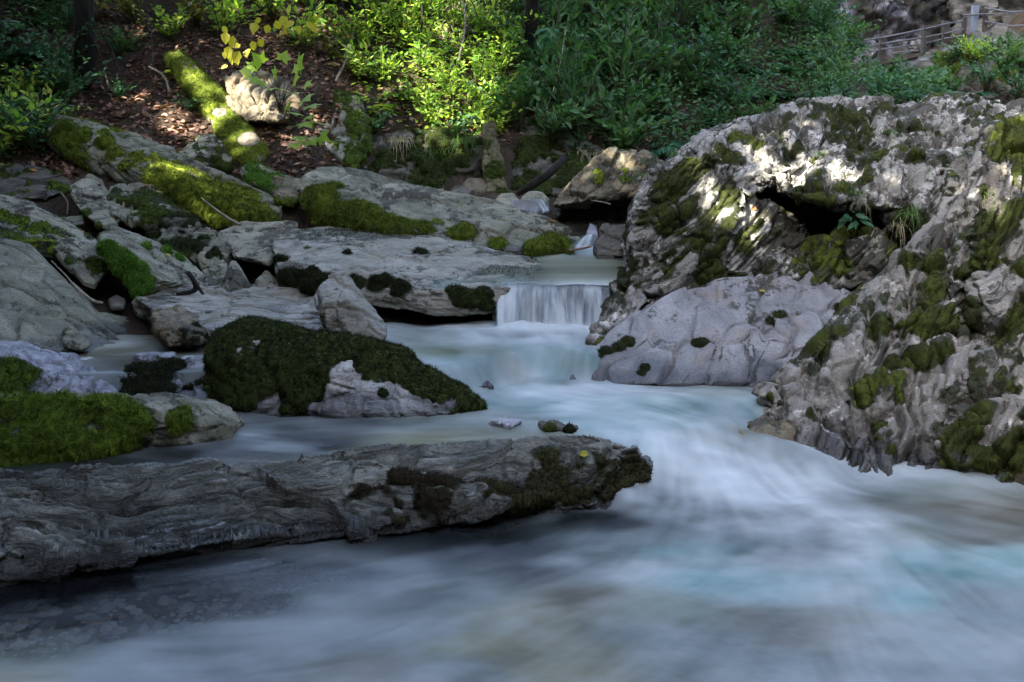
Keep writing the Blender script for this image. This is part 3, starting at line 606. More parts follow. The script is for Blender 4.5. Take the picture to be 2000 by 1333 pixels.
    rock('shoal_stone', 'low mossy rock rim just above the water near the slab tip', [
        ([(1050, 826, 5.28), (1075, 822, 5.30), (1130, 834, 5.22), (1120, 842, 5.17), (1060, 834, 5.22)], 0.07, 0.08)], 0.006, M_DARK, plates=[((0.04, 0.04, 0.02), 0.01)], rough=((8, .008),), smooth=2, seed=67, moss=[(1070, 826, 12), (1110, 834, 12)], mmat=MO_DARK, group='low stones behind the layered slab')
    rock('submerged_rock', 'brown rock under the rushing water at the foot of the ribbed boulder', [
        ([(1395, 870, 5.2), (1440, 830, 5.38), (1500, 800, 5.5), (1560, 830, 5.4), (1560, 890, 5.2), (1450, 905, 5.1)], 0.3, 0.2)], 0.010, M_BROWN, R_RIGHT, plates=[((0.2, 0.2, 0.08), 0.015)], smooth=5, seed=68)
    rock('overhung_boulder', 'tawny topped boulder with a black shaded face beside the upper cascade', [
        ([(1078, 405, 8.5), (1100, 375, 8.8), (1160, 310, 8.75), (1190, 292, 8.75), (1260, 296, 8.8), (1300, 320, 8.7), (1295, 372, 8.5), (1200, 372, 8.45), (1110, 400, 8.4)], 0.5, 0.0),
    ], 0.011, M_BROWN, frame((0.8, 0, 0.5), (-0.5, -0.4, 0.7)), plates=[((0.5, 0.3, 0.05), 0.03), ((0.12, 0.1, 0.04), 0.01)], film=0.5, smooth=2, seed=70,
        moss=[(1215, 320, 24), (1170, 330, 20), (1250, 325, 20), (1225, 330, 18, 1.1)], mmat=MO_YEL, dens=14000, mcut=0.6)
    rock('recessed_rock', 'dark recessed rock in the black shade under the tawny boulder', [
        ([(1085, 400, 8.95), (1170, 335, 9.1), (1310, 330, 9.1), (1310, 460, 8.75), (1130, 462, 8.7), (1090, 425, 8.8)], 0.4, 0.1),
    ], 0.012, M_DARK, R_LEFT, plates=[((0.4, 0.3, 0.1), 0.03)], smooth=2, seed=73)  # boulder's lower face split off; dark stone colour stands in for its shade
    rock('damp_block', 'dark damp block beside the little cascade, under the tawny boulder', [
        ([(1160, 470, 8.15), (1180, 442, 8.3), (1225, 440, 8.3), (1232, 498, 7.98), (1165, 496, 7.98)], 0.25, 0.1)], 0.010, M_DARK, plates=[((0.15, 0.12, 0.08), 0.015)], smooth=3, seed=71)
    rock('cascade_pebble', 'rounded bluish stone perched above the little cascade', [
        ([(1145, 455, 8.3), (1152, 436, 8.36), (1165, 442, 8.36), (1168, 460, 8.28)], 0.12, 0.1)], 0.007, M_BLUE, rough=((6, .005),), smooth=5, seed=72)
    for i, (x, y, r, yy) in enumerate([(990, 388, 26, 9.2), (1045, 388, 30, 9.25), (1020, 405, 40, 9.05), (930, 360, 26, 9.4), (900, 372, 22, 9.3)]):
        rock('streambed_stone', ['small pale stone behind the crest of the long slab', 'pale stone at the foot of the black branch', 'broad flat stone where the stream comes round the slab', 'brown stone in the hollow beside the mossy stump', 'dark stone in the hollow below the moss wall'][i],
             [([(x - r, y, yy), (x - r * .5, y - r * .5, yy + .05), (x + r * .5, y - r * .45, yy + .05), (x + r, y, yy), (x + r * .6, y + r * .5, yy - .1), (x - r * .5, y + r * .5, yy - .1)], 0.2, 0.08)], 0.010, [M_PALE, M_PALE, M_SMOOTH, M_BROWN, M_DARK][i], smooth=4, seed=75 + i, group='stones in the stream behind the long slab')
    # --- mossy wall at the back
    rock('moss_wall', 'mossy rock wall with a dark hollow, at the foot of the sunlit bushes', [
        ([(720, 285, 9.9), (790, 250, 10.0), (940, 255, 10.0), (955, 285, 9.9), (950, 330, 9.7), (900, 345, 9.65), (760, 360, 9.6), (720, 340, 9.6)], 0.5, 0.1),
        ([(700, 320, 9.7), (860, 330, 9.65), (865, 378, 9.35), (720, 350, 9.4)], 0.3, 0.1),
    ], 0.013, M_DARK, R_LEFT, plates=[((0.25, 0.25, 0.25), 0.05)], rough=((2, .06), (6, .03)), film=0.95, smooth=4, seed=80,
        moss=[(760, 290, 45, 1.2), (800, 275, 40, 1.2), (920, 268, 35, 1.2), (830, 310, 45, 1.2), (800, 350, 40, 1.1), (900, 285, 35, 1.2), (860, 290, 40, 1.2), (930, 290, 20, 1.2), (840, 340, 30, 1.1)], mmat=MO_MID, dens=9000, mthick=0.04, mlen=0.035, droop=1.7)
    rock('mossy_stump', 'leaning rotten trunk with moss and pale wood, at the head of the brook', [
        ([(938, 238, 9.75), (965, 236, 9.75), (975, 310, 9.55), (995, 388, 9.3), (950, 390, 9.3), (945, 310, 9.55)], 0.14, 0.05)], 0.010, plain_material('rotten mossy wood', (.035, .04, .012), (.17, .15, .09), 9, .9, (1, 1, .4), .9), frame((0.2, -.2, .95), (0.9, -.4, .1)), plates=[((.3, .05, .05), .015)], rough=((3, .03), (9, .015)), smooth=3, seed=85,
        moss=[(965, 330, 20, 1.2), (955, 270, 16, 1.1), (975, 365, 16, .9)], mmat=MO_MID, dens=14000, cat='tree stump')
    rock('moss_bank_rock', 'broad low rock deep in moss behind the black branch', [
        ([(1000, 310, 10.0), (1040, 230, 10.4), (1100, 270, 10.2), (1200, 300, 10.0), (1160, 360, 9.6), (1040, 385, 9.4), (1000, 370, 9.5)], 0.5, 0.1)], 0.013, M_DARK, R_LEFT, plates=[((0.3, 0.3, 0.2), 0.03)], rough=((2, .05), (6, .02)), film=0.9, smooth=4, seed=81,
        moss=[(1020, 280, 40, 1.2), (1060, 270, 40, 1.2), (1050, 330, 45, 1.2), (1110, 310, 45, 1.2), (1150, 330, 40, 1.2), (1030, 360, 30, 1.1)], mmat=MO_MID, dens=12000, mthick=0.04)
    # --- right bank: the two great boulders
    rock('smooth_foot_rock', 'smooth bare blue grey rock face sloping into the pool under the mottled boulder', [
        # smooth foot
        ([(1108, 738, 6.12), (1135, 690, 6.3), (1200, 640, 6.5), (1290, 592, 6.72), (1340, 560, 6.82), (1300, 748, 6.0), (1120, 745, 6.08)], 0.9, 0.3),
        ([(1290, 592, 6.70), (1400, 545, 6.85), (1560, 515, 6.95), (1660, 570, 6.75), (1650, 640, 6.4), (1570, 746, 6.05), (1300, 748, 6.0), (1420, 640, 6.35)], 0.9, 0.3),
    ], 0.0105, M_SMOOTH, R_RIGHT, plates=[((1.3, 0.35, 0.16), 0.022)], rough=((1.3, .045), (4, .018), (14, .006), (40, .002)), smooth=5, seed=89,
        moss=[(1225, 655, 14, 1.3), (1205, 663, 14, 1.3), (1185, 671, 15, 1.3), (1165, 680, 15, 1.3), (1145, 690, 12, 1.3), (1366, 655, 17, 1.5), (1262, 706, 12, 1.1), (1250, 716, 12, 1.1), (1230, 738, 14, 1.1), (1520, 600, 18, 1.0), (1512, 615, 14, 1.0), (1645, 590, 22, 1.1), (1635, 615, 16, 1.1)],
        mmat=MO_DARK, wl=0.145, mnoise=.5, dens=20000)
    rock('mottled_boulder', 'huge mottled limestone boulder, mossy and partly sunlit above, bare and smooth at the water', [
        # pale rib by the waterfall
        ([(1212, 520, 7.15), (1235, 540, 7.05), (1260, 585, 6.9), (1230, 625, 6.75), (1165, 665, 6.45), (1150, 665, 6.45), (1190, 600, 6.8)], 0.5, 0.15),
        # left face
        ([(1228, 470, 7.25), (1240, 420, 7.3), (1270, 335, 7.4), (1330, 300, 7.5), (1400, 300, 7.45), (1440, 400, 7.2), (1400, 500, 6.95), (1390, 560, 6.85), (1310, 592, 6.85), (1250, 560, 7.0), (1225, 510, 7.15)], 1.0, 0.1),
        # upper lit dome
        ([(1280, 330, 7.45), (1375, 258, 7.8), (1480, 225, 7.95), (1570, 204, 8.05), (1640, 210, 8.1), (1660, 290, 7.6), (1590, 310, 7.42), (1520, 350, 7.3), (1440, 400, 7.2), (1400, 420, 7.2)], 0.8, 0.0),
        # dark saddle and the top slab
        ([(1600, 212, 8.15), (1700, 208, 8.25), (1790, 212, 8.3), (1830, 260, 7.9), (1780, 300, 7.55), (1620, 300, 7.6)], 0.6, 0.4),
        ([(1770, 225, 8.1), (1820, 198, 8.25), (1900, 196, 8.3), (1965, 217, 8.2), (1935, 260, 7.8), (1860, 320, 7.35), (1780, 290, 7.55)], 0.8, 0.5),
        # lit ledge above the hollow
        ([(1515, 370, 7.28), (1590, 318, 7.35), (1660, 292, 7.35), (1740, 290, 7.3), (1850, 310, 7.2), (1860, 380, 6.95), (1840, 420, 6.85), (1730, 405, 6.88), (1640, 395, 6.9), (1550, 388, 7.05)], 0.6, 0.0),
        ([(1720, 400, 6.95), (1850, 400, 6.9), (1830, 470, 6.75), (1790, 455, 6.78)], 0.5, 0.02),
        ([(1430, 385, 7.28), (1505, 380, 7.32), (1570, 455, 7.3), (1560, 520, 7.02), (1420, 530, 7.0)], 0.35, 0.1),
        # back of the hollow and the blocks under it
        ([(1420, 380, 7.75), (1860, 380, 7.75), (1860, 540, 7.45), (1420, 540, 7.45)], 0.6, 0.2),
        ([(1470, 520, 6.98), (1600, 475, 7.05), (1640, 490, 6.98), (1660, 560, 6.8), (1560, 540, 6.85)], 0.5, 0.1),
        ([(1650, 468, 6.95), (1700, 462, 6.95), (1745, 490, 6.85), (1740, 560, 6.7), (1660, 560, 6.75)], 0.5, 0.1),
    ], 0.0092, M_MOTT, R_RIGHT, plates=[((0.7, 0.4, 0.16), 0.045), ((0.25, 0.14, 0.05), 0.014)], rough=((1.3, .05), (4, .015), (12, .005), (36, .004)), terr=((0.10, .030), (0.035, .014)), smooth=2, seed=90,
        moss=[(1390, 285, 34), (1420, 300, 28), (1340, 320, 30), (1480, 265, 20, 1.1), (1440, 250, 24), (1320, 370, 40), (1360, 400, 45, .9), (1300, 430, 36, .8), (1410, 370, 30, .8), (1350, 470, 40, 1.0), (1400, 460, 30, 1.1), (1390, 520, 34, 1.1), (1310, 500, 34, 1.0), (1450, 470, 30), (1480, 440, 34, 1.1), (1560, 350, 30, 1.1), (1600, 345, 34, 1.1), (1640, 350, 28, 1.0), (1690, 340, 24, .9), (1720, 300, 18), (1690, 420, 40, 1.0), (1740, 390, 30, .9), (1600, 390, 30, 1.2), (1560, 400, 26, 1.1), (1780, 430, 34, 1.1), (1560, 520, 34, 1.0), (1600, 500, 26), (1640, 520, 24, .9), (1500, 540, 30, .9), (1440, 540, 16), (1560, 225, 22), (1650, 220, 22, 1.1), (1680, 220, 20, 1.1), (1750, 275, 28), (1800, 300, 24, .9), (1850, 300, 24), (1880, 280, 20),
              (1210, 662, 12, 1.2), (1180, 672, 14, 1.3), (1155, 684, 14, 1.3), (1135, 694, 10, 1.2), (1366, 655, 17, 1.5), (1270, 700, 10), (1255, 712, 12, 1.1), (1230, 738, 14, 1.1), (1520, 600, 20, .8), (1625, 600, 18, .9), (1510, 450, 30, .9), (1250, 420, 20, .7), (1270, 470, 24, .8)],
        mmat=MO_OLIVE, dens=26000, mlen=0.017, mthick=0.009, wl=0.145, mcut=0.5, mnoise=0.8, film=.62)
    rock('ribbed_boulder', 'great ribbed limestone boulder slanting down into the foaming water, dark moss at its foot', [
        # upper shoulder
        ([(1935, 255, 6.9), (2000, 222, 7.1), (2150, 200, 7.2), (2350, 260, 7.0), (2350, 520, 6.2), (2000, 460, 6.2), (1920, 420, 6.35), (1890, 350, 6.6)], 1.2, 0.4),
        ([(1900, 330, 6.65), (1960, 330, 6.6), (1990, 470, 6.15), (1850, 560, 6.0), (1760, 580, 6.05), (1760, 505, 6.3), (1830, 430, 6.5)], 1.0, 0.4),
        # pale right block
        ([(1900, 400, 6.3), (2000, 385, 6.3), (2300, 420, 6.1), (2300, 720, 5.4), (1960, 690, 5.55), (1900, 640, 5.75), (1950, 540, 6.0), (1930, 440, 6.2)], 0.9, 0.3),
        # descending ribs
        ([(1760, 500, 6.3), (1860, 560, 6.0), (1880, 640, 5.8), (1700, 720, 5.65), (1560, 800, 5.5), (1500, 790, 5.58), (1490, 772, 5.64), (1590, 715, 5.85), (1670, 620, 6.1)], 0.8, 0.4),
        ([(1490, 772, 5.64), (1520, 770, 5.6), (1640, 730, 5.65), (1660, 780, 5.5), (1580, 850, 5.34), (1530, 850, 5.38), (1500, 810, 5.5)], 0.6, 0.3),
        ([(1560, 800, 5.46), (1700, 720, 5.62), (1880, 650, 5.75), (1960, 680, 5.58), (1900, 740, 5.45), (1760, 800, 5.35), (1620, 880, 5.22), (1560, 870, 5.28)], 0.7, 0.4),
        ([(1600, 870, 5.24), (1760, 800, 5.35), (1880, 760, 5.4), (1860, 800, 5.3), (1800, 900, 5.1), (1740, 940, 5.02), (1640, 925, 5.1)], 0.6, 0.3),
        # mossy foot
        ([(1790, 890, 5.12), (1880, 800, 5.25), (1960, 780, 5.2), (2300, 780, 5.1), (2300, 990, 4.6), (1960, 975, 4.88), (1840, 962, 4.98), (1740, 945, 5.02)], 0.7, 0.3),
        ([(1900, 700, 5.5), (2300, 680, 5.3), (2300, 800, 5.0), (1900, 800, 5.25)], 0.7, 0.3),
    ], 0.0085, M_RIDGE, R_RIGHT, plates=[((1.1, 0.4, 0.13), 0.05), ((0.35, 0.14, 0.05), 0.014)], terr=[(0.11, .048), (0.04, .022), (0.016, .006)], rough=((1.3, .05), (4, .015), (12, .004), (36, .004)), smooth=2, seed=95,
        moss=[(1980, 260, 40, 1.1), (2000, 230, 40, 1.1), (1960, 290, 26), (1920, 360, 30, .9), (1880, 400, 30), (1900, 440, 36), (1840, 480, 40, 1.0), (1790, 500, 30, .9), (1950, 470, 40, 1.0), (1990, 500, 40, .8), (1880, 520, 36, .9), (1920, 420, 30), (1820, 560, 40, 1.0), (1760, 580, 34, 1.0), (1860, 600, 44, 1.1), (1800, 630, 40, 1.2), (1750, 640, 40, 1.2), (1740, 700, 24, 1.1), (1780, 690, 34, 1.2), (1700, 740, 32, 1.2), (1740, 720, 34, 1.2), (1830, 670, 30, 1.1), (1690, 770, 24, 1.1), (1760, 760, 30, 1.0), (1640, 640, 20), (1660, 600, 24), (1600, 800, 16), (1640, 820, 26, 1.0), (1700, 830, 20, .9), (1500, 776, 12), (1590, 715, 8), (1720, 850, 22, .9), (1760, 880, 20, .8),
              (1880, 850, 50, 1.2), (1920, 880, 50, 1.3), (1860, 920, 50, 1.2), (1960, 850, 50, 1.2), (1980, 800, 40, 1.1), (1900, 790, 30, 1.2), (1990, 900, 40, .9), (1940, 940, 40, 1.0), (2060, 860, 80, 1.1), (1800, 930, 26, .9), (1920, 800, 36, 1.2), (1980, 740, 24)],
        mmat=MO_OLIVE, dens=26000, mlen=0.017, mthick=0.010, wl=0.0, mcut=0.5, mnoise=0.8, film=.62)
# ------------------------------------------------------------------ ground: one sheet through measured points of the banks
GP = [(-150, 700, 5.9), (0, 690, 6.0), (150, 660, 6.5), (300, 640, 6.8), (450, 600, 7.2), (600, 590, 7.4), 
      (0, 350, 8.8), (150, 340, 8.9), (300, 315, 9.15), (450, 335, 9.2), (600, 345, 9.2), (720, 370, 9.3), (150, 220, 9.8), (300, 190, 10.0),
      (450, 160, 10.2), (600, 240, 9.9), (700, 220, 10.2), (300, 60, 10.9), (500, 30, 11.3), (100, 20, 10.9), (-100, 200, 9.6), (-100, 0, 10.6), (300, -80, 11.7), (700, 0, 11.8),
      (850, 385, 9.35), (830, 300, 9.9), (850, 200, 10.5), (850, 100, 11.2), (850, -60, 12.4), (970, 390, 9.3), (1000, 330, 9.8), (1000, 200, 10.8), (1000, 0, 12.4), (1100, 385, 9.5),
      (1100, 310, 10.0), (1300, 310, 10.2), (1300, 150, 11.6), (1300, 0, 13.0), (1550, 220, 11.4), (1550, 110, 12.6), (1550, 0, 14.0), (1680, 160, 13.0), (1300, -150, 14.6), (1700, 250, 10.6), (1900, 250, 10.2)]
GW = [(0, 2.0, -.35), (-1.2, 3.4, -.22), (0, 3.6, -.3), (1.2, 3.5, -.35), (0, 0, -.4), (-2, 4.2, -.2), (1.0, 4.6, -.35), (-.6, 5.2, -.03), (.6, 5.5, -.02), (-2.2, 5.2, -.02), (0, 6.2, .03), (.5, 6.7, .08), (-1.6, 6.2, .1), (-2.4, 6.2, .16), (.3, 7.6, .3), (.3, 8.4, .42), (2.5, 5, .1), (2.6, 7, .3),
      (-4.2, 6.0, 1.0), (-5, 3, .9), (-4, 1, .3), (-6.5, 7, 2.6), (-9, 8, 4.6), (-9, 2, 3.5), (-7, -3, 1.6), (4, 4.5, 1.0), (5.5, 7, 1.2), (4, 1.5, .4), (8, 6, 2.6), (8, 0, 2.5), (5, -3, 1), (0, -5, -.3), (-9, 14, 6.5), (0, 18, 6.0), (3.2, 18, 4.6), (-4, 16, 5.5), (5.2, 16, .9), (6.5, 14, .5), (6.5, 20, .8), (8, 24, 1.0), (11, 14, 3.0), (12, 22, 5), (6, 11, .5), (4.2, 10, .5), (-1.6, 7.4, .25), (-2.6, 7.6, .4), (-2.2, 8.4, .62), (-1.4, 8.6, .68), (-0.8, 8.4, .55), (-3.2, 8.2, .7)]
_G = np.array([W(*p) for p in GP] + GW, float)
def _tps(r2): return 0.5 * r2 * np.log(r2 + 1e-9)
def _fit():
    n = len(_G); d = ((_G[:, None, :2] - _G[None, :, :2]) ** 2).sum(-1)
    A = np.zeros((n + 3, n + 3)); A[:n, :n] = _tps(d) + 0.02 * np.eye(n)
    A[:n, n:] = np.c_[np.ones(n), _G[:, :2]]; A[n:, :n] = A[:n, n:].T
    return np.linalg.solve(A, np.r_[_G[:, 2], 0, 0, 0])
_S = _fit()
def ground_z(xy):
    xy = np.asarray(xy, float).reshape(-1, 2); out = np.empty(len(xy))
    for i in range(0, len(xy), 20000):
        q = xy[i:i + 20000]; d = ((q[:, None] - _G[None, :, :2]) ** 2).sum(-1)
        out[i:i + 20000] = _tps(d) @ _S[:-3] + _S[-3] + q @ _S[-2:]
    p = np.c_[xy, np.zeros(len(xy))]
    # unseen gorge walls and rear rise, added to block low light from the sky
    out = out + 7.0 * sstep(0, 2.2, xy[:, 0] - (3.3 + .42 * np.maximum(xy[:, 1], 0))) * (1 - sstep(14, 19, xy[:, 1])) + 8.0 * sstep(-2.2, -5.0, xy[:, 1]) + 4.5 * sstep(-5.0, -7.5, xy[:, 0]) * (1 - sstep(9, 13, xy[:, 1]))
    far = np.clip((xy[:, 1] - 5) / 4, 0.15, 1)
    return out + far * (0.07 * fbm(p * 1.1, 4, 5) + 0.02 * fbm(p * 6, 3, 9))
def grid_mesh(xs, ys):
    X, Y = np.meshgrid(xs, ys); n, m = len(xs), len(ys)
    i = np.arange(m - 1)[:, None] * n + np.arange(n - 1)[None]
    return X.ravel(), Y.ravel(), np.stack((i, i + 1, i + 1 + n, i + n), -1).reshape(-1, 4)
def build_ground():
    xs = np.r_[np.linspace(-14, -5.05, 36), np.linspace(-5, 5, 260), np.linspace(5.05, 14, 44)]
    ys = np.r_[np.linspace(-6, 1.9, 24), np.linspace(2, 13.5, 300), np.linspace(13.6, 30, 60)]
    x, y, F = grid_mesh(xs, ys); z = ground_z(np.c_[x, y])
    t = NT('forest soil'); P = t.pos()
    n1 = t.noise(P, 3, 6, 0.65); n2 = t.noise(P, 40, 5, 0.7)
    col = t.ramp(t.math('ADD', t.math('MULTIPLY', n1, 0.5), t.math('MULTIPLY', n2, 0.5)), [(0.35, (0.018, 0.013, 0.009)), (0.52, (0.05, 0.037, 0.025)), (0.68, (0.11, 0.085, 0.06))])
    m = t.end(t.bsdf(col, 0.95, t.bump(n2, 0.8, 0.04), 0.15))
    o = put('ground', new_mesh('ground', np.c_[x, y, z], F), m); tag(o, kind='structure')
    # bed of the pool: loose pebbles that show through the clear shallow water
    rng = np.random.default_rng(4)
    mb = []; n = 2600
    px, py = rng.uniform(-250, 1000, n), rng.uniform(1010, 1300, n)
    P = np.array([WZ(a, b, -0.10) for a, b in zip(px, py)])
    P[:, 2] = np.maximum(ground_z(P[:, :2]) + 0.01, -0.14)
    t8 = np.array([(1, 0, 0), (.5, .87, 0), (-.5, .87, 0), (-1, 0, 0), (-.5, -.87, 0), (.5, -.87, 0), (.45, 0, .8), (-.2, .4, .8), (-.2, -.4, .8)])
    tf = np.array([(0, 1, 6), (1, 7, 6), (1, 2, 7), (2, 3, 7), (3, 8, 7), (3, 4, 8), (4, 5, 8), (5, 6, 8), (5, 0, 6), (6, 7, 8)])
    s = 0.007 + 0.034 * rng.random(n) ** 2.6; a = rng.uniform(0, 6.28, n)
    V = t8[None] * np.stack((s, s * rng.uniform(.6, 1, n), s * rng.uniform(.3, .6, n)), 1)[:, None]
    c, sn = np.cos(a)[:, None], np.sin(a)[:, None]
    V = np.stack((V[..., 0] * c - V[..., 1] * sn, V[..., 0] * sn + V[..., 1] * c, V[..., 2]), -1) + P[:, None]
    FF = (tf[None] + 9 * np.arange(n)[:, None, None]).reshape(-1, 3)
    t = NT('river pebbles'); isl = t.n('ShaderNodeNewGeometry').outputs['Random Per Island']
    m = t.end(t.bsdf(t.ramp(isl, [(0.0, (0.03, 0.027, 0.025)), (0.35, (0.13, 0.118, 0.10)), (0.6, (0.11, 0.125, 0.15)), (0.8, (0.19, 0.125, 0.09)), (1.0, (0.22, 0.215, 0.2))]), 0.6))
    tag(put('pebbles', new_mesh('pebbles', V.reshape(-1, 3), FF), m), 'dim multicoloured pebbles on the stream bed beneath the clear shallows', 'pebbles', kind='stuff')

# ------------------------------------------------------------------ water: real levels joined by steps, silky foam drawn out along the flow
def poly_dist(xy, pts):
    """signed distance to an open polyline (negative to the left of its direction = upstream)"""
    best = np.full(len(xy), 1e9); sg = np.ones(len(xy))
    for a, b in zip(pts[:-1], pts[1:]):
        a, b = np.asarray(a), np.asarray(b); ab = b - a
        t = np.clip(((xy - a) @ ab) / (ab @ ab), 0, 1); q = xy - (a + t[:, None] * ab)
        d = np.hypot(q[:, 0], q[:, 1]); s = np.sign(ab[0] * (xy[:, 1] - a[1]) - ab[1] * (xy[:, 0] - a[0]))
        m = d < best; best = np.where(m, d, best); sg = np.where(m, s, sg)
    return -best * np.where(sg == 0, 1, sg)
Z_LOW, Z_MID, Z_UP, Z_TOP = 0.0, 0.15, 0.29, 0.545
LIP = [(-6, 4.2)] + [tuple(W(a, b, d)[:2] - (0, .025)) for a, b, d in ((-420, 935, 4.34), (250, 922, 4.54), (640, 903, 4.60), (860, 872, 4.74), (1080, 858, 4.85), (1180, 850, 4.90))] + [(0.52, 4.93), (0.82, 5.16), (1.22, 5.55), (1.8, 5.6), (5, 5.2)]
LIP2 = [(-6, 5.55), (-2.4, 5.72), (-1.6, 5.78), (-0.9, 5.7), (-0.45, 5.8), (-.16, 6.06), (.05, 6.22), (.18, 6.30), (.30, 6.31), (.42, 6.22), (.55, 6.35), (1.2, 6.5), (4, 6.6)]
def level(xy):
    s1 = poly_dist(xy, LIP); s2 = poly_dist(xy, LIP2)
    k = sstep(0.25, 0.5, xy[:, 0]); z = Z_LOW + (Z_MID - Z_LOW) * (1 - sstep(-0.02 - 0.06 * k, 0.07 + 0.23 * k, s1)) + (Z_UP - Z_MID) * (1 - sstep(-0.04, 0.13, s2))
    return z, s1, s2
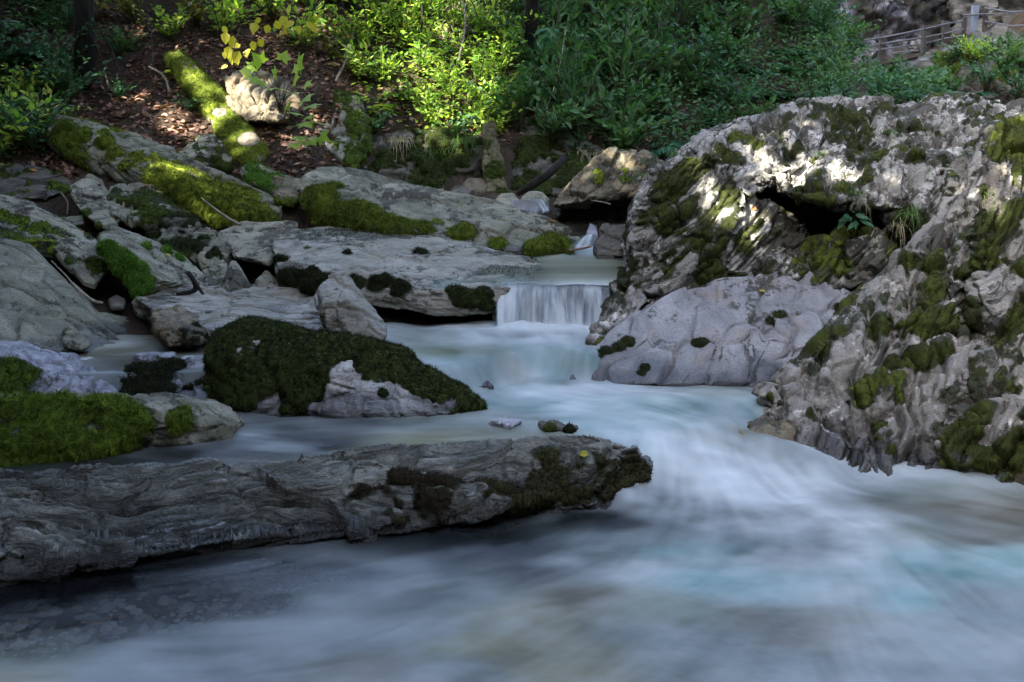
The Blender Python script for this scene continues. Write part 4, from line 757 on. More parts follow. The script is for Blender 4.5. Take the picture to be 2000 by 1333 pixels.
# (picture x, y, level, flow direction in the picture, foam 0..1, body colour, opacity)
MURK_REFLECT = {'g': (0.072, 0.092, 0.066), 't': (0.05, 0.125, 0.122), 'b': (0.072, 0.068, 0.048), 'd': (0.010, 0.012, 0.014), 's': (0.088, 0.106, 0.104), 'y': (0.125, 0.125, 0.072)}  # the dark tone also puts the slab's dark reflection into the water colour
FLOW = [
    # upper step and pool below the fall
    (760, 640, .29, 1, .1, .55, 'g', .9), (860, 632, .29, 1, .05, .75, 's', .95), (1000, 632, .29, 0, 1, .95, 's', 1), (1100, 632, .29, 0, 1, .95, 's', 1), (1170, 632, .29, -.3, 1, .85, 's', 1),
    (830, 662, .29, 1, .15, .30, 'g', .9), (950, 662, .29, .5, .6, .50, 's', .95), (1080, 660, .29, .1, 1, .55, 's', .95), (1150, 655, .29, -.3, 1, .5, 's', .95),
    (860, 690, .29, 1, .2, .15, 'g', .85), (960, 690, .29, .7, .5, .18, 'g', .85), (1060, 690, .29, .2, 1, .3, 't', .85), (1110, 700, .25, -.2, 1, .4, 't', .8),
    (960, 722, .22, .1, 1, .35, 't', .75), (1010, 722, .22, 0, 1, .55, 'y', .8), (1050, 724, .22, 0, 1, .4, 't', .7), (1095, 724, .22, -.2, 1, .55, 's', .75),
    # side pool on the left
    (130, 690, .29, 1, 0, .06, 'y', .85), (250, 680, .29, 1, 0, .15, 'y', .9), (330, 678, .29, 1, 0, .3, 's', .95), (400, 682, .29, 1, 0, .2, 'y', .9), (200, 715, .29, 1, .3, .06, 'b', .8), (130, 725, .27, .5, 1, .3, 's', .8), (260, 740, .25, .3, 1, .2, 's', .7),
    # middle pool
    (960, 750, .17, 1, .3, .5, 't', .95), (1100, 752, .17, 1, .2, .72, 's', 1), (1250, 752, .17, 1, .1, .6, 's', 1), (1400, 752, .17, 1, .05, .4, 'g', .95), (1520, 750, .17, 1, .1, .2, 'g', .9),
    (1010, 785, .17, 1, .1, .35, 't', .95), (1150, 785, .17, 1, .15, .62, 't', 1), (1300, 790, .17, 1, .25, .50, 't', 1), (1420, 785, .17, 1, .4, .45, 't', .95),
    (480, 830, .17, 1, .02, .25, 's', .85), (600, 815, .17, 1, -.05, .35, 's', .85), (720, 818, .17, 1, 0, .15, 'd', .8), (820, 820, .17, 1, 0, .25, 'g', .85), (930, 800, .17, 1, .1, .35, 'g', .9),
    (480, 880, .17, 1, 0, .04, 'd', .7), (560, 870, .17, 1, 0, .28, 's', .85), (640, 860, .17, 1, -.05, .10, 'd', .8), (730, 870, .17, 1, -.03, .10, 'y', .85), (840, 850, .17, 1, 0, .18, 'y', .9), (950, 850, .17, 1, 0, .18, 'y', .9), (1060, 850, .17, 1, .05, .12, 'y', .85), (520, 900, .17, 1, 0, .06, 'b', .75), (430, 910, .17, 1, 0, 0, 'd', .6),
    (1180, 825, .17, 1, .3, .45, 't', 1), (1280, 835, .17, 1, .6, .42, 't', 1), (1380, 830, .16, 1, .6, .45, 't', .95), (1450, 815, .15, .9, .5, .5, 't', .85),
    # rush through the gap
    (1260, 870, .15, .5, 1, .5, 't', 1), (1330, 870, .1, .6, 1, .5, 's', .97), (1400, 865, .1, .8, 1, .45, 'y', .8), (1470, 840, .12, -.3, 1, .4, 'y', .6), (1320, 915, .04, .6, 1, .7, 's', 1), (1400, 910, .04, .6, 1, .72, 's', 1), (1480, 880, .05, .1, 1, .62, 's', .95), (1540, 870, .04, .6, 1, .7, 's', .95), (1600, 905, 0, 1, .5, .5, 's', .95), (1280, 920, 0, .2, 1, .6, 't', 1),
    # lower pool: spray fan, then slow silky swirls
    (1330, 960, 0, .3, 1, .78, 's', 1), (1430, 960, 0, .5, 1, .92, 's', 1), (1530, 955, 0, .8, .8, .85, 's', 1), (1640, 955, 0, 1, .3, .42, 's', .95), (1740, 970, 0, 1, .2, .18, 'g', .9), (1850, 990, 0, 1, .15, .06, 'b', .85), (1970, 995, 0, 1, .1, .04, 'b', .85),
    (1320, 1000, 0, -.3, 1, .45, 's', 1), (1430, 1020, 0, .1, 1, .80, 's', 1), (1540, 1020, 0, .6, 1, .85, 's', 1), (1650, 1020, 0, 1, .5, .60, 's', 1), (1780, 1030, 0, 1, .35, .20, 'g', .92), (1920, 1040, 0, 1, .2, .15, 'b', .9),
    (1200, 1010, 0, -1, .35, .12, 'd', .85), (1230, 1050, 0, -1, .5, .25, 's', .9), (1380, 1080, 0, -.5, 1, .40, 't', .97), (1520, 1090, 0, .2, 1, .60, 's', 1), (1660, 1080, 0, .8, .8, .65, 's', 1), (1800, 1090, 0, 1, .5, .38, 't', .95), (1950, 1090, 0, 1, .3, .45, 't', .95),
    (1250, 1120, 0, -1, .6, .55, 's', .95), (1380, 1140, 0, -.9, .6, .55, 't', .97), (1500, 1160, 0, -.5, .8, .5, 't', .97), (1640, 1160, 0, .3, 1, .45, 's', .95), (1780, 1170, 0, .8, .7, .45, 't', .95), (1920, 1180, 0, 1, .6, .35, 's', .93),
    (1350, 1200, 0, -1, .2, .10, 'g', .9), (1480, 1205, 0, -1, .2, .12, 'b', .9), (1620, 1205, 0, .2, .6, .22, 'b', .92), (1780, 1240, 0, 1, .6, .32, 's', .93), (1930, 1260, 0, 1, .5, .35, 's', .93),
    (1150, 1170, 0, -1, .3, .16, 'b', .85), (1050, 1110, 0, -1, .35, .16, 'd', .8), (1110, 1095, 0, -1, .35, .45, 's', .9), (1000, 1070, 0, -1, .2, .02, 'd', .75), (850, 1090, 0, -1, .12, .02, 'd', .7), (900, 1060, 0, -1, .15, .0, 'd', .7), (700, 1110, 0, -1, .12, .03, 'd', .65), (740, 1100, 0, -1, .1, .22, 's', .7), (500, 1130, 0, -1, .1, .0, 'd', .6), (300, 1160, 0, -1, .08, .0, 'd', .55), (100, 1170, 0, -1, .05, .0, 'd', .55),
    (100, 1220, 0, -1, .05, .02, 'd', .36), (300, 1200, 0, -1, .05, .02, 'd', .36), (500, 1180, 0, -1, .1, .05, 'd', .42), (200, 1240, 0, -1, .05, .02, 'd', .4), (650, 1170, 0, -1, .15, .18, 's', .75), (800, 1150, 0, -1, .2, .30, 's', .85), (900, 1170, 0, -1, .3, .32, 's', .88), (1020, 1200, 0, -1, .3, .35, 'y', .9),
    (120, 1265, 0, -1, .05, .06, 'g', .55), (300, 1260, 0, -1, .05, .22, 's', .85), (480, 1240, 0, -1, .1, .32, 's', .88), (650, 1240, 0, -1, .2, .36, 's', .92), (800, 1230, 0, -1, .25, .40, 's', .92), (950, 1260, 0, -1, .35, .38, 'y', .95), (1100, 1260, 0, -1, .4, .40, 'y', .95), (1250, 1250, 0, -1, .4, .28, 's', .95),
    (60, 1320, 0, -1, .05, .35, 'y', .92), (250, 1310, 0, -1, .05, .35, 's', .92), (450, 1300, 0, -1, .1, .38, 's', .95), (700, 1310, 0, -1, .2, .30, 'b', .95), (900, 1320, 0, -1, .3, .40, 's', .95), (1100, 1320, 0, -1, .4, .34, 'y', .95), (1300, 1310, 0, -1, .5, .38, 's', .95), (1500, 1290, 0, -1, .6, .38, 's', .95), (1650, 1300, 0, .2, 1, .30, 's', .93), (1850, 1320, 0, 1, .6, .30, 's', .93), (1400, 1250, 0, -1, .4, .34, 's', .95), (1560, 1250, 0, -.6, .6, .30, 'b', .93),
]
def lic(dirx, diry, src, L, wgt=None):
    """average of the noise along the flow through every cell (cells of equal size)"""
    h, w_ = src.shape; J, I = np.meshgrid(np.arange(w_, dtype=np.float32), np.arange(h, dtype=np.float32))
    acc = src.copy(); tot = 1.0
    for sgn in (1, -1):
        x, y = J.copy(), I.copy()
        for k in range(L):
            xi = np.clip(x.astype(np.int32), 0, w_ - 1); yi = np.clip(y.astype(np.int32), 0, h - 1)
            x += sgn * dirx[yi, xi]; y += sgn * diry[yi, xi]
            xi = np.clip(np.rint(x).astype(np.int32), 0, w_ - 1); yi = np.clip(np.rint(y).astype(np.int32), 0, h - 1)
            g = 0.5 + 0.5 * math.cos(math.pi * k / L)
            acc += g * src[yi, xi]; tot += g
    return acc / tot
def blur(a, r):
    k = np.exp(-0.5 * (np.arange(-3 * r, 3 * r + 1) / r) ** 2); k /= k.sum(); n = 3 * r
    for ax in (0, 1):
        p = np.pad(a, [(n, n) if i == ax else (0, 0) for i in (0, 1)], mode='edge')
        a = sum(k[i] * (p[i:i + a.shape[0]] if ax == 0 else p[:, i:i + a.shape[1]]) for i in range(2 * n + 1))
    return a
def water_material():
    t = NT('stream water')
    foam, alp = t.attr('foam'), t.attr('opacity'); body = t.attr('body', True); P = t.pos()
    col = t.mix(foam, body, (0.47, 0.525, 0.545))
    lw = t.n('ShaderNodeLayerWeight'); lw.inputs[0].default_value = 0.35
    b = t.n('ShaderNodeBsdfPrincipled')
    t.t.links.new(col, b.inputs['Base Color'])
    t.set(b, 'Roughness', t.math('ADD', 0.30, t.math('MULTIPLY', foam, 0.35)))
    t.set(b, 'IOR', 1.33); t.set(b, 'Specular IOR Level', 0.4)
    t.set(b, 'Normal', t.bump(t.noise(P, 9, 3, 0.5), 0.12, 0.02))
    tr = t.n('ShaderNodeBsdfTransparent'); tr.inputs[0].default_value = (0.80, 0.88, 0.9, 1)
    mx = t.n('ShaderNodeMixShader'); t.set(mx, 0, alp)
    t.t.links.new(tr.outputs[0], mx.inputs[1]); t.t.links.new(b.outputs[0], mx.inputs[2])
    return t.end(mx.outputs[0])
def build_water():
    M = water_material()
    step = 0.012
    xs = np.arange(-3.6, 3.6, step); ys = np.arange(2.1, 7.06, step)
    x, y, F = grid_mesh(xs, ys); xy = np.c_[x, y]; h, w_ = len(ys), len(xs)
    z, s1, s2 = level(xy)
    cx, fl, val = [], [], []
    for (px, py, zz, dx, dy, fo, mu, al) in FLOW:
        a = WZ(px, py, zz)[:2]; b = WZ(px + 12 * dx, py + 12 * dy, zz - (0.0 if abs(zz - round(zz, 2)) > 1 else 0))[:2]
        d = b - a; cx.append(a); fl.append(d / (np.linalg.norm(d) + 1e-9)); val.append((fo, *MURK_REFLECT[mu], al))
    cx, fl, val = np.array(cx), np.array(fl), np.array(val)
    # the interpolation runs on a coarse grid and is blown up smoothly
    cs = 4; xc, yc = xs[::cs], ys[::cs]; X, Y = np.meshgrid(xc, yc); q = np.c_[X.ravel(), Y.ravel()]
    q2 = q + 0.05 * np.c_[fbm(np.c_[q * 2.5, 0 * q[:, :1]], 3, 71), fbm(np.c_[q * 2.5, 0 * q[:, :1] + 9], 3, 72)] * 1.5
    d2 = ((q2[:, None] - cx[None]) ** 2 / np.array((1.9, 1.0)) ** 2).sum(-1)
    wt = 1.0 / (d2 + 0.0025) ** 2; wt /= wt.sum(1)[:, None]
    A = np.c_[wt @ fl, wt @ val].reshape(len(yc), len(xc), -1)
    jx, iy = np.arange(w_) / cs, np.arange(h) / cs
    j0, i0 = np.minimum(jx.astype(int), len(xc) - 2), np.minimum(iy.astype(int), len(yc) - 2)
    tj, ti = np.clip(jx - j0, 0, 1)[None, :, None], np.clip(iy - i0, 0, 1)[:, None, None]
    B = (A[i0][:, j0] * (1 - tj) + A[i0][:, j0 + 1] * tj) * (1 - ti) + (A[i0 + 1][:, j0] * (1 - tj) + A[i0 + 1][:, j0 + 1] * tj) * ti
    dx, dy = B[..., 0], B[..., 1]; ln = np.hypot(dx, dy) + 1e-6
    # streams bend over a hollow: gentle turbulence turns the streaks
    ang = (0.55 * fbm(np.c_[x * 1.9, y * 2.4, 0 * x], 3, 33) + .25 * fbm(np.c_[x * 7, y * 7, 0 * x], 2, 34)).reshape(h, w_)
    dx, dy = dx / ln, dy / ln; ca, sa = np.cos(ang), np.sin(ang); dx, dy = (dx * ca - dy * sa).astype(np.float32), (dx * sa + dy * ca).astype(np.float32)
    rng = np.random.default_rng(11)
    n1 = blur(rng.normal(0, 1, (h, w_)), 1).astype(np.float32); n1 /= n1.std()
    n2 = blur(rng.normal(0, 1, (h, w_)), 4).astype(np.float32); n2 /= n2.std()
    n3 = blur(rng.normal(0, 1, (h, w_)), 10).astype(np.float32); n3 /= n3.std()
    l1 = lic(dx, dy, n1, 22); l1 /= l1.std(); l2 = lic(dx, dy, n2, 12); l2 /= l2.std(); l3 = lic(dx, dy, n3, 14); l3 /= l3.std()
    base = B[..., 2]
    var = 0.3 + 0.7 * np.clip(base * 1.6, 0, 1)
    base = base * (.92 - .36 * sstep(5.0, 4.3, y.reshape(h, w_)))
    cl = (fbm(np.c_[x * 2.6, y * 3.6, 0 * x], 4, 44).reshape(h, w_) + .6 * fbm(np.c_[x * 9, y * 13, 0 * x], 3, 45).reshape(h, w_))
    foam = base + var * ((0.045 * l1 + 0.055 * l2) * (1 - .45 * sstep(4.8, 4.2, y.reshape(h, w_))) + 0.035 * l3 + 0.30 * cl) - 0.06
    foam = np.clip(foam, 0, 1).ravel()
    sl = np.abs(s1); 
    op = np.clip(B[..., 6] + 0.08 * l3 * (1 - base), 0.3, 1).ravel()
    op = np.maximum(op, foam ** 0.6)
    body = np.clip(B[..., 3:6].reshape(-1, 3) * (1 + 0.10 * l3.ravel()[:, None] + 0.06 * l2.ravel()[:, None]), 0.005, 1)
    amp = 0.35 + 0.65 * np.clip(base.ravel() * 1.3, 0, 1)
    z = z + amp * (0.0035 * l2.ravel() + 0.009 * l3.ravel() + 0.0012 * l1.ravel())
    # boil of white water at the foot of the rush
    for (px, py, r, hh) in ((1450, 905, .16, .05), (1540, 880, .13, .07), (1590, 900, .12, .05), (1400, 935, .20, .03), (1490, 880, .10, .05)):
        c = WZ(px, py, 0.03)[:2]; z += hh * np.exp(-((xy - c) ** 2).sum(1) / r ** 2)
    o = put('water', new_mesh('water', np.c_[x, y, z], F, {'foam': foam, 'opacity': op}, True, {'body': body}), M); tag(o, kind='structure')
    # upper pool, its front edge bending down over an uneven lip
    def ylip(x): return 7.09 + 0.09 * fbm(np.c_[x * 2.4, 0 * x, 0 * x + 3], 3, 61) + 0.02 * fbm(np.c_[x * 11, 0 * x, 0 * x], 2, 62)
    def dip(x): return 0.030 + 0.045 * fbm(np.c_[x * 4.5, 0 * x, 0 * x + 7], 3, 63)
    xs = np.linspace(-0.5, 1.1, 200); ts = np.linspace(0, 1, 110) ** 1.5
    x, t_, F = grid_mesh(xs, ts); y = ylip(x) + t_ * (8.35 - ylip(x)); q = y - ylip(x)
    s = fbm(np.c_[x * 1.2, y * 7, 0 * x], 4, 6) * sstep(0, .15, q) + fbm(np.c_[x * 9, q * 2.5, 0 * x], 4, 66) * sstep(.2, 0, q) * 1.5
    px, py, _ = PX(np.c_[x, y, 0 * x + Z_TOP])
    foam = np.clip(0.14 + 0.14 * s + 0.75 * sstep(506, 496, py) * sstep(1050, 1110, px) - 0.1 * sstep(500, 515, py) + 0.45 * np.exp(-q / .05), 0, 1)
    body = np.array((0.125, 0.14, 0.10)) * (1 + 0.3 * fbm(np.c_[x, y * 3, 0 * x], 3, 8))[:, None]
    op = np.clip(0.55 + 0.3 * sstep(0.0, 0.35, x) + foam, 0, 1) * (0.2 + 0.8 * sstep(-0.15, 0.35, x + 0.25 * (y - 7.4)))
    op = np.maximum(op, .7 * np.exp(-q / .05) * sstep(-.12, -.06, x)) * sstep(-.40, -.1, x + .5 * sstep(0, .5, q))
    z = Z_TOP + 0.004 * s + 0.05 * sstep(8.0, 8.35, y) - dip(x) * np.exp(-q / .06)
    o = put('upper_pool', new_mesh('upper_pool', np.c_[x, y, z], F, {'foam': foam, 'opacity': op}, True, {'body': body}), M); tag(o, kind='structure')
    # the fall: a sheet curling over the lip, thick and thin strands side by side
    u = np.linspace(-0.115, 0.66, 330); v = np.linspace(0, 1, 46)
    U, Vv = np.meshgrid(u, v); uf, vf = U.ravel(), Vv.ravel()
    wide = fbm(np.c_[uf * 7, vf * .5, 0 * uf], 3, 27)
    st = 0.9 * wide + 0.8 * fbm(np.c_[uf * 21 + 0.6 * fbm(np.c_[uf * 5, vf, 0 * uf], 2, 2), vf * 1.1, 0 * uf], 4, 21, 0.65)
    st2 = fbm(np.c_[uf * 90, vf * 1.3, 0 * uf], 2, 22)
    top = Z_TOP - dip(uf)
    x = uf + 0.012 * st * vf; y = ylip(uf) - 0.03 * vf - (0.10 + .05 * wide) * vf ** .6 - 0.02 * st * vf
    z = top - (top - Z_UP + 0.02) * vf ** 1.3
    i = np.arange(45)[:, None] * 330 + np.arange(329)[None]; F = np.stack((i, i + 330, i + 331, i + 1), -1).reshape(-1, 4)
    edge = sstep(-0.115, -0.08, uf) * (1 - 0.5 * sstep(0.55, 0.66, uf))
    foam = np.clip((0.60 + 0.75 * st + 0.12 * st2 + 0.25 * vf) * (0.35 + 0.65 * sstep(0, 0.2, vf)) * edge + 0.5 * sstep(0.86, 1.0, vf), 0, 1)
    op = np.clip((0.42 + 0.9 * foam) * edge * (0.75 + 0.25 * sstep(0, 0.15, vf)), 0, 1)
    o = put('waterfall', new_mesh('waterfall', np.c_[x, y, z], F, {'foam': foam, 'opacity': op}, True, {'body': np.tile((0.16, 0.2, 0.24), (len(x), 1))}), M); tag(o, kind='structure')
    # the little cascade that feeds the upper pool, and the run behind the long slab
    for nm, top, bot in (('upper_cascade', [(1148, 460, 8.28), (1163, 463, 8.26)], [(1096, 498, 8.02), (1166, 499, 8.0)]), ('brook', [(1036, 392, 9.25), (1066, 390, 9.2)], [(1056, 426, 8.95), (1082, 420, 8.95)])):
        n, k = 60, 44; tt = np.linspace(0, 1, n)[:, None, None]; a = np.linspace(0, 1, k)[None, :, None]
        A, Bq, Cq, Dq = (np.array(W(*q)) for q in (*top, *bot))
        V = ((A * (1 - a) + Bq * a) * (1 - tt) + (Cq * (1 - a) + Dq * a) * tt).reshape(-1, 3)
        al, tl = np.tile(np.linspace(0, 1, k), n), np.repeat(np.linspace(0, 1, n), k)
        s = fbm(np.c_[al * 3.5, tl * 1.2, 0 * al], 3, 31); V[:, 2] += .02 + .02 * np.sin(np.pi * tl) * (nm == 'upper_cascade') + .004 * s
        e = sstep(0, .4, al) * sstep(1, .6, al); foam = np.clip(0.6 + 0.6 * s + (0 if nm == 'upper_cascade' else -.35 + .5 * tl), 0, 1) * e
        i = np.arange(n - 1)[:, None] * k + np.arange(k - 1)[None]; F = np.stack((i, i + 1, i + k + 1, i + k), -1).reshape(-1, 4)
        o = put(nm, new_mesh(nm, V, F, {'foam': foam, 'opacity': np.clip(0.15 + foam * .75, 0, 1) * e * sstep(1.0, .75, tl) * sstep(0, .15, tl)}, True, {'body': np.tile((0.15, 0.16, 0.14), (len(V), 1))}), M); tag(o, kind='structure')
# ------------------------------------------------------------------ leaves and plants
def leaf_tpl(w=0.24, fold=0.05, droop=0.10):
    V = np.array([(0, 0, 0), (.5, 0, -.03 * 1), (1, 0, -droop), (.3, w, fold), (.68, w * .78, fold * .4), (.3, -w, fold), (.68, -w * .78, fold * .4)])
    return V, np.array([(0, 1, 3), (3, 1, 4), (4, 1, 2), (0, 5, 1), (5, 6, 1), (6, 2, 1)])
def lobed_tpl():
    ang = np.radians([-165, -118, -92, -58, -40, -14, 0, 14, 40, 58, 92, 118, 165])
    r = np.array([.12, .42, .26, .52, .30, .42, .62, .42, .30, .52, .26, .42, .12])
    V = np.c_[.42 + r * np.cos(ang), r * np.sin(ang), -.16 * r ** 2]
    V = np.vstack(((.42, 0, .02), V))
    return V, np.array([(0, i, i + 1) for i in range(1, 13)])
OVATE, NARROW, LOBED, HEART = leaf_tpl(), leaf_tpl(0.13, .03, .18), lobed_tpl(), leaf_tpl(0.36, .06, .12)
CARD = (np.array([(0, 0, 0), (.5, .3, .03), (1, 0, -.08), (.5, -.3, .03)]), np.array([(0, 2, 1), (0, 3, 2)]))
def leaves(tpl, P, D, U, L):
    """place leaves: base P, pointing D, upper side U, length L"""
    V, F = tpl; n = len(P)
    D = D / (np.linalg.norm(D, axis=1)[:, None] + 1e-9)
    S = np.cross(U, D); S /= np.linalg.norm(S, axis=1)[:, None] + 1e-9
    Nn = np.cross(D, S); L = np.broadcast_to(np.asarray(L, float), (n,))[:, None, None]
    X = P[:, None] + L * (V[None, :, :1] * D[:, None] + V[None, :, 1:2] * S[:, None] + V[None, :, 2:] * Nn[:, None])
    return X.reshape(-1, 3), (F[None] + len(V) * np.arange(n)[:, None, None]).reshape(-1, 3)
def clump(seed, nst, H, spread, tpl, L, per, arch=0.35, lift=0.15, jit=0.35, t0=0.25):
    """a leafy plant: stems arching out of one root, leaves set alternately along them"""
    rng = np.random.default_rng(seed); st = MB(); P, D, U, LL = [], [], [], []
    for k in range(nst):
        az = rng.uniform(0, 6.283); hd = np.array((math.cos(az), math.sin(az), 0)); sp = spread * rng.uniform(.25, 1); hh = H * rng.uniform(.55, 1.1)
        b = hd * 0.06 * spread * rng.random()
        t = np.linspace(0, 1, 6)[:, None]
        path = b + hd * sp * t ** 1.4 + np.array((0, 0, 1)) * hh * (t - arch * t ** 2) / (1 - arch) * (1 - 0.25 * arch)
        st.tube(path, (0.006 * H ** .5 + .001, .0015), 4)
        n = max(2, int(per * rng.uniform(.7, 1.2))); tt = np.linspace(t0, 1, n)
        pp = np.stack([np.interp(tt, t[:, 0], path[:, i]) for i in range(3)], 1)
        tg = np.gradient(pp, axis=0) if n > 1 else np.tile(hd, (n, 1)); tg /= np.linalg.norm(tg, axis=1)[:, None] + 1e-9
        side = np.cross(tg, (0, 0, 1)) * np.where(np.arange(n) % 2, 1, -1)[:, None]
        d = tg * .55 + side * .85 + np.array((0, 0, lift)) + rng.normal(0, jit, (n, 3))
        P.append(pp); D.append(d); U.append(np.array((0, 0, 1.0)) + rng.normal(0, .38, (n, 3))); LL.append(L * rng.uniform(.6, 1.2, n) * (1 - .25 * tt))
    V, F = leaves(tpl, np.vstack(P), np.vstack(D), np.vstack(U), np.concatenate(LL))
    return V, F, st
def fern(seed, nf, Lf):
    rng = np.random.default_rng(seed); st = MB(); P, D, U, LL = [], [], [], []
    for k in range(nf):
        az = rng.uniform(0, 6.283); hd = np.array((math.cos(az), math.sin(az), 0)); l = Lf * rng.uniform(.6, 1.1)
        t = np.linspace(0, 1, 14)[:, None]; path = hd * l * t * .85 + np.array((0, 0, 1)) * l * (.75 * t - .72 * t ** 2)
        st.tube(path, (.003, .001), 4)
        tt = np.repeat(t[2:, 0], 2); pp = np.repeat(path[2:], 2, 0); sg = np.where(np.arange(len(tt)) % 2, 1, -1)[:, None]
        sd = np.cross(hd, (0, 0, 1)) * sg
        P.append(pp); D.append(sd + hd * .45 + rng.normal(0, .08, pp.shape) - np.array((0, 0, .15))); U.append(np.tile((0, 0, 1.0), (len(pp), 1)) + rng.normal(0, .12, pp.shape)); LL.append(l * .34 * np.sin(np.pi * (.12 + .86 * tt)) + .008)
    V, F = leaves(NARROW, np.vstack(P), np.vstack(D), np.vstack(U), np.concatenate(LL))
    return V, F, st
def grass_mb(seed, n, L, width, spread=0.03, droop=1.0, bias=(0, 0, 0)):
    """tuft of bent blades"""
    rng = np.random.default_rng(seed); V, Q = [], []
    for k in range(n):
        az = rng.uniform(0, 6.283); hd = np.array((math.cos(az), math.sin(az), 0)) + np.asarray(bias); l = L * rng.uniform(.5, 1.15)
        b = np.array((rng.normal(0, spread), rng.normal(0, spread), 0)); t = np.linspace(0, 1, 6)[:, None]
        up = rng.uniform(.4, 1.0)
        p = b + hd * l * t * rng.uniform(.25, .7) + np.array((0, 0, 1)) * l * (up * t - droop * rng.uniform(.5, 1.1) * t ** 2)
        s = np.cross(hd, (0, 0, 1)); s = s / (np.linalg.norm(s) + 1e-9); wd = width * (1 - t ** 1.5) + .0004
        base = 12 * k; V.append(np.stack((p - s * wd, p + s * wd), 1).reshape(-1, 3))
        Q += [(base + 2 * i, base + 2 * i + 1, base + 2 * i + 3, base + 2 * i + 2) for i in range(5)]
    return np.vstack(V), np.array(Q)

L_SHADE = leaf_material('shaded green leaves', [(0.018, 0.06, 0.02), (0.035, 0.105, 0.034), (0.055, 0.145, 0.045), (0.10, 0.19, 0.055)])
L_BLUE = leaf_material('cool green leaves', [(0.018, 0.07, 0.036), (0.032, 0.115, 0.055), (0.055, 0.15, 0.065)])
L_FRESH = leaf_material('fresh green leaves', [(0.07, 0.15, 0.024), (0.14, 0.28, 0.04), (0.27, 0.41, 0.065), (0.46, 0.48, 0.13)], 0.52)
L_OLIVE = leaf_material('olive autumn leaves', [(0.03, 0.06, 0.014), (0.07, 0.10, 0.02), (0.14, 0.15, 0.03), (0.20, 0.11, 0.04)], 0.4)
L_YEL = leaf_material('yellow leaves', [(0.18, 0.20, 0.02), (0.34, 0.33, 0.03), (0.42, 0.38, 0.05)], 0.45)
L_GRASS = leaf_material('grass blades', [(0.03, 0.07, 0.012), (0.07, 0.14, 0.025), (0.14, 0.2, 0.05)], 0.3)
L_STRAW = leaf_material('straw', [(0.22, 0.19, 0.12), (0.36, 0.32, 0.21), (0.48, 0.43, 0.31)], 0.25)
L_LITTER = leaf_material('fallen leaves', [(0.02, 0.013, 0.01), (0.05, 0.028, 0.018), (0.12, 0.06, 0.04), (0.22, 0.12, 0.085), (0.30, 0.19, 0.14), (0.22, 0.08, 0.03)], 0.2, 0.7)
L_ORANGE = leaf_material('orange leaf', [(0.45, 0.16, 0.03), (0.5, 0.22, 0.05)], 0.3)
L_CANOPY = leaf_material('tree canopy leaves', [(0.02, 0.06, 0.012), (0.05, 0.11, 0.02), (0.08, 0.14, 0.03)], 0.3)
STEM = plain_material('green brown stems', (0.03, 0.03, 0.012), (0.08, 0.07, 0.035), 30)
BARK = plain_material('dark damp bark', (0.006, 0.0055, 0.005), (0.028, 0.025, 0.02), 26, 0.95, (1, 1, .18), 1.0)
TWIG = plain_material('pale dry twig', (0.14, 0.12, 0.09), (0.30, 0.27, 0.21), 40)

# measured sun spots: gaps are cut in the unseen crowns to light them (picture x, y, distance, radius in metres)
SPOTS = [(340, 112, 10.3, .14), (425, 205, 9.85, .32), (455, 250, 9.6, .2), (490, 295, 9.3, .14), (240, 165, 10.0, 0.25), (260, 215, 9.8, 0.22), (390, 235, 9.75, 0.28), (620, 225, 9.9, .16), (600, 290, 9.5, .14),
         (540, 150, 9.5, .24), (450, 90, 9.9, .3), (470, 175, 9.9, .13), (540, 215, 9.6, .12), (335, 345, 8.7, .32), (405, 375, 8.6, .28), (470, 395, 8.55, .12),
         (840, 10, 11.7, .5), (900, 50, 11.3, .5), (860, 110, 10.8, .55), (905, 150, 10.5, .42), (880, 200, 10.2, .42), (800, 140, 10.7, .3), (780, 60, 11.2, .3), (800, 225, 10.1, .2), (900, 255, 9.9, .2), (850, 245, 10.0, .24), (930, 285, 9.8, .12), (740, 60, 11.3, .2), (760, 190, 10.5, .16), (930, 100, 10.9, .3),
         (1190, 305, 8.8, .16), (1245, 312, 8.8, .18), (1120, 350, 8.75, .12), (1090, 385, 8.7, .08), (1225, 330, 8.6, .14),
         (1560, 265, 7.75, 0.25), (1520, 300, 7.55, 0.25), (1460, 265, 7.8, 0.22), (1420, 300, 7.55, 0.20), (1390, 370, 7.25, 0.19), (1470, 370, 7.2, 0.21), (1430, 430, 7.1, 0.16), (1480, 330, 7.35, 0.22), (1360, 300, 7.5, 0.19), (1600, 335, 7.2, 0.22), (1650, 310, 7.25, 0.18), (1700, 325, 7.2, 0.18), (1560, 350, 7.2, 0.18), (1640, 360, 7.0, 0.15),
         (1640, 572, 6.75, .055), (1960, 330, 6.6, 0.16), (1990, 370, 6.45, 0.18), (1995, 265, 6.9, .18), (1880, 212, 8.2, .14), (1850, 385, 6.9, .10), (1830, 335, 7.05, .08), (1905, 400, 6.4, .05), (1855, 790, 5.3, .05),
         (12, 472, 7.0, 0.16), (40, 490, 7.0, 0.15), (690, 345, 8.9, .12), (640, 385, 8.4, .16), (760, 425, 8.2, .14), (1080, 470, 8.2, .12),
         (1900, 105, 17.0, .22), (1838, 160, 17.0, .16), (60, 100, 10.0, .32), (130, 205, 9.5, .2), (560, 15, 11.3, .3), (330, 50, 10.8, .25), (620, 60, 11.2, .25), (480, 40, 10.9, .2), (90, 220, 9.6, .15), (40, 190, 9.8, .15), (1150, 60, 12.2, .18), (1230, 170, 11.4, .14), (1090, 170, 11.2, .12), (20, 60, 10.3, .25), (30, 150, 9.8, .2), (95, 30, 10.5, .2)]
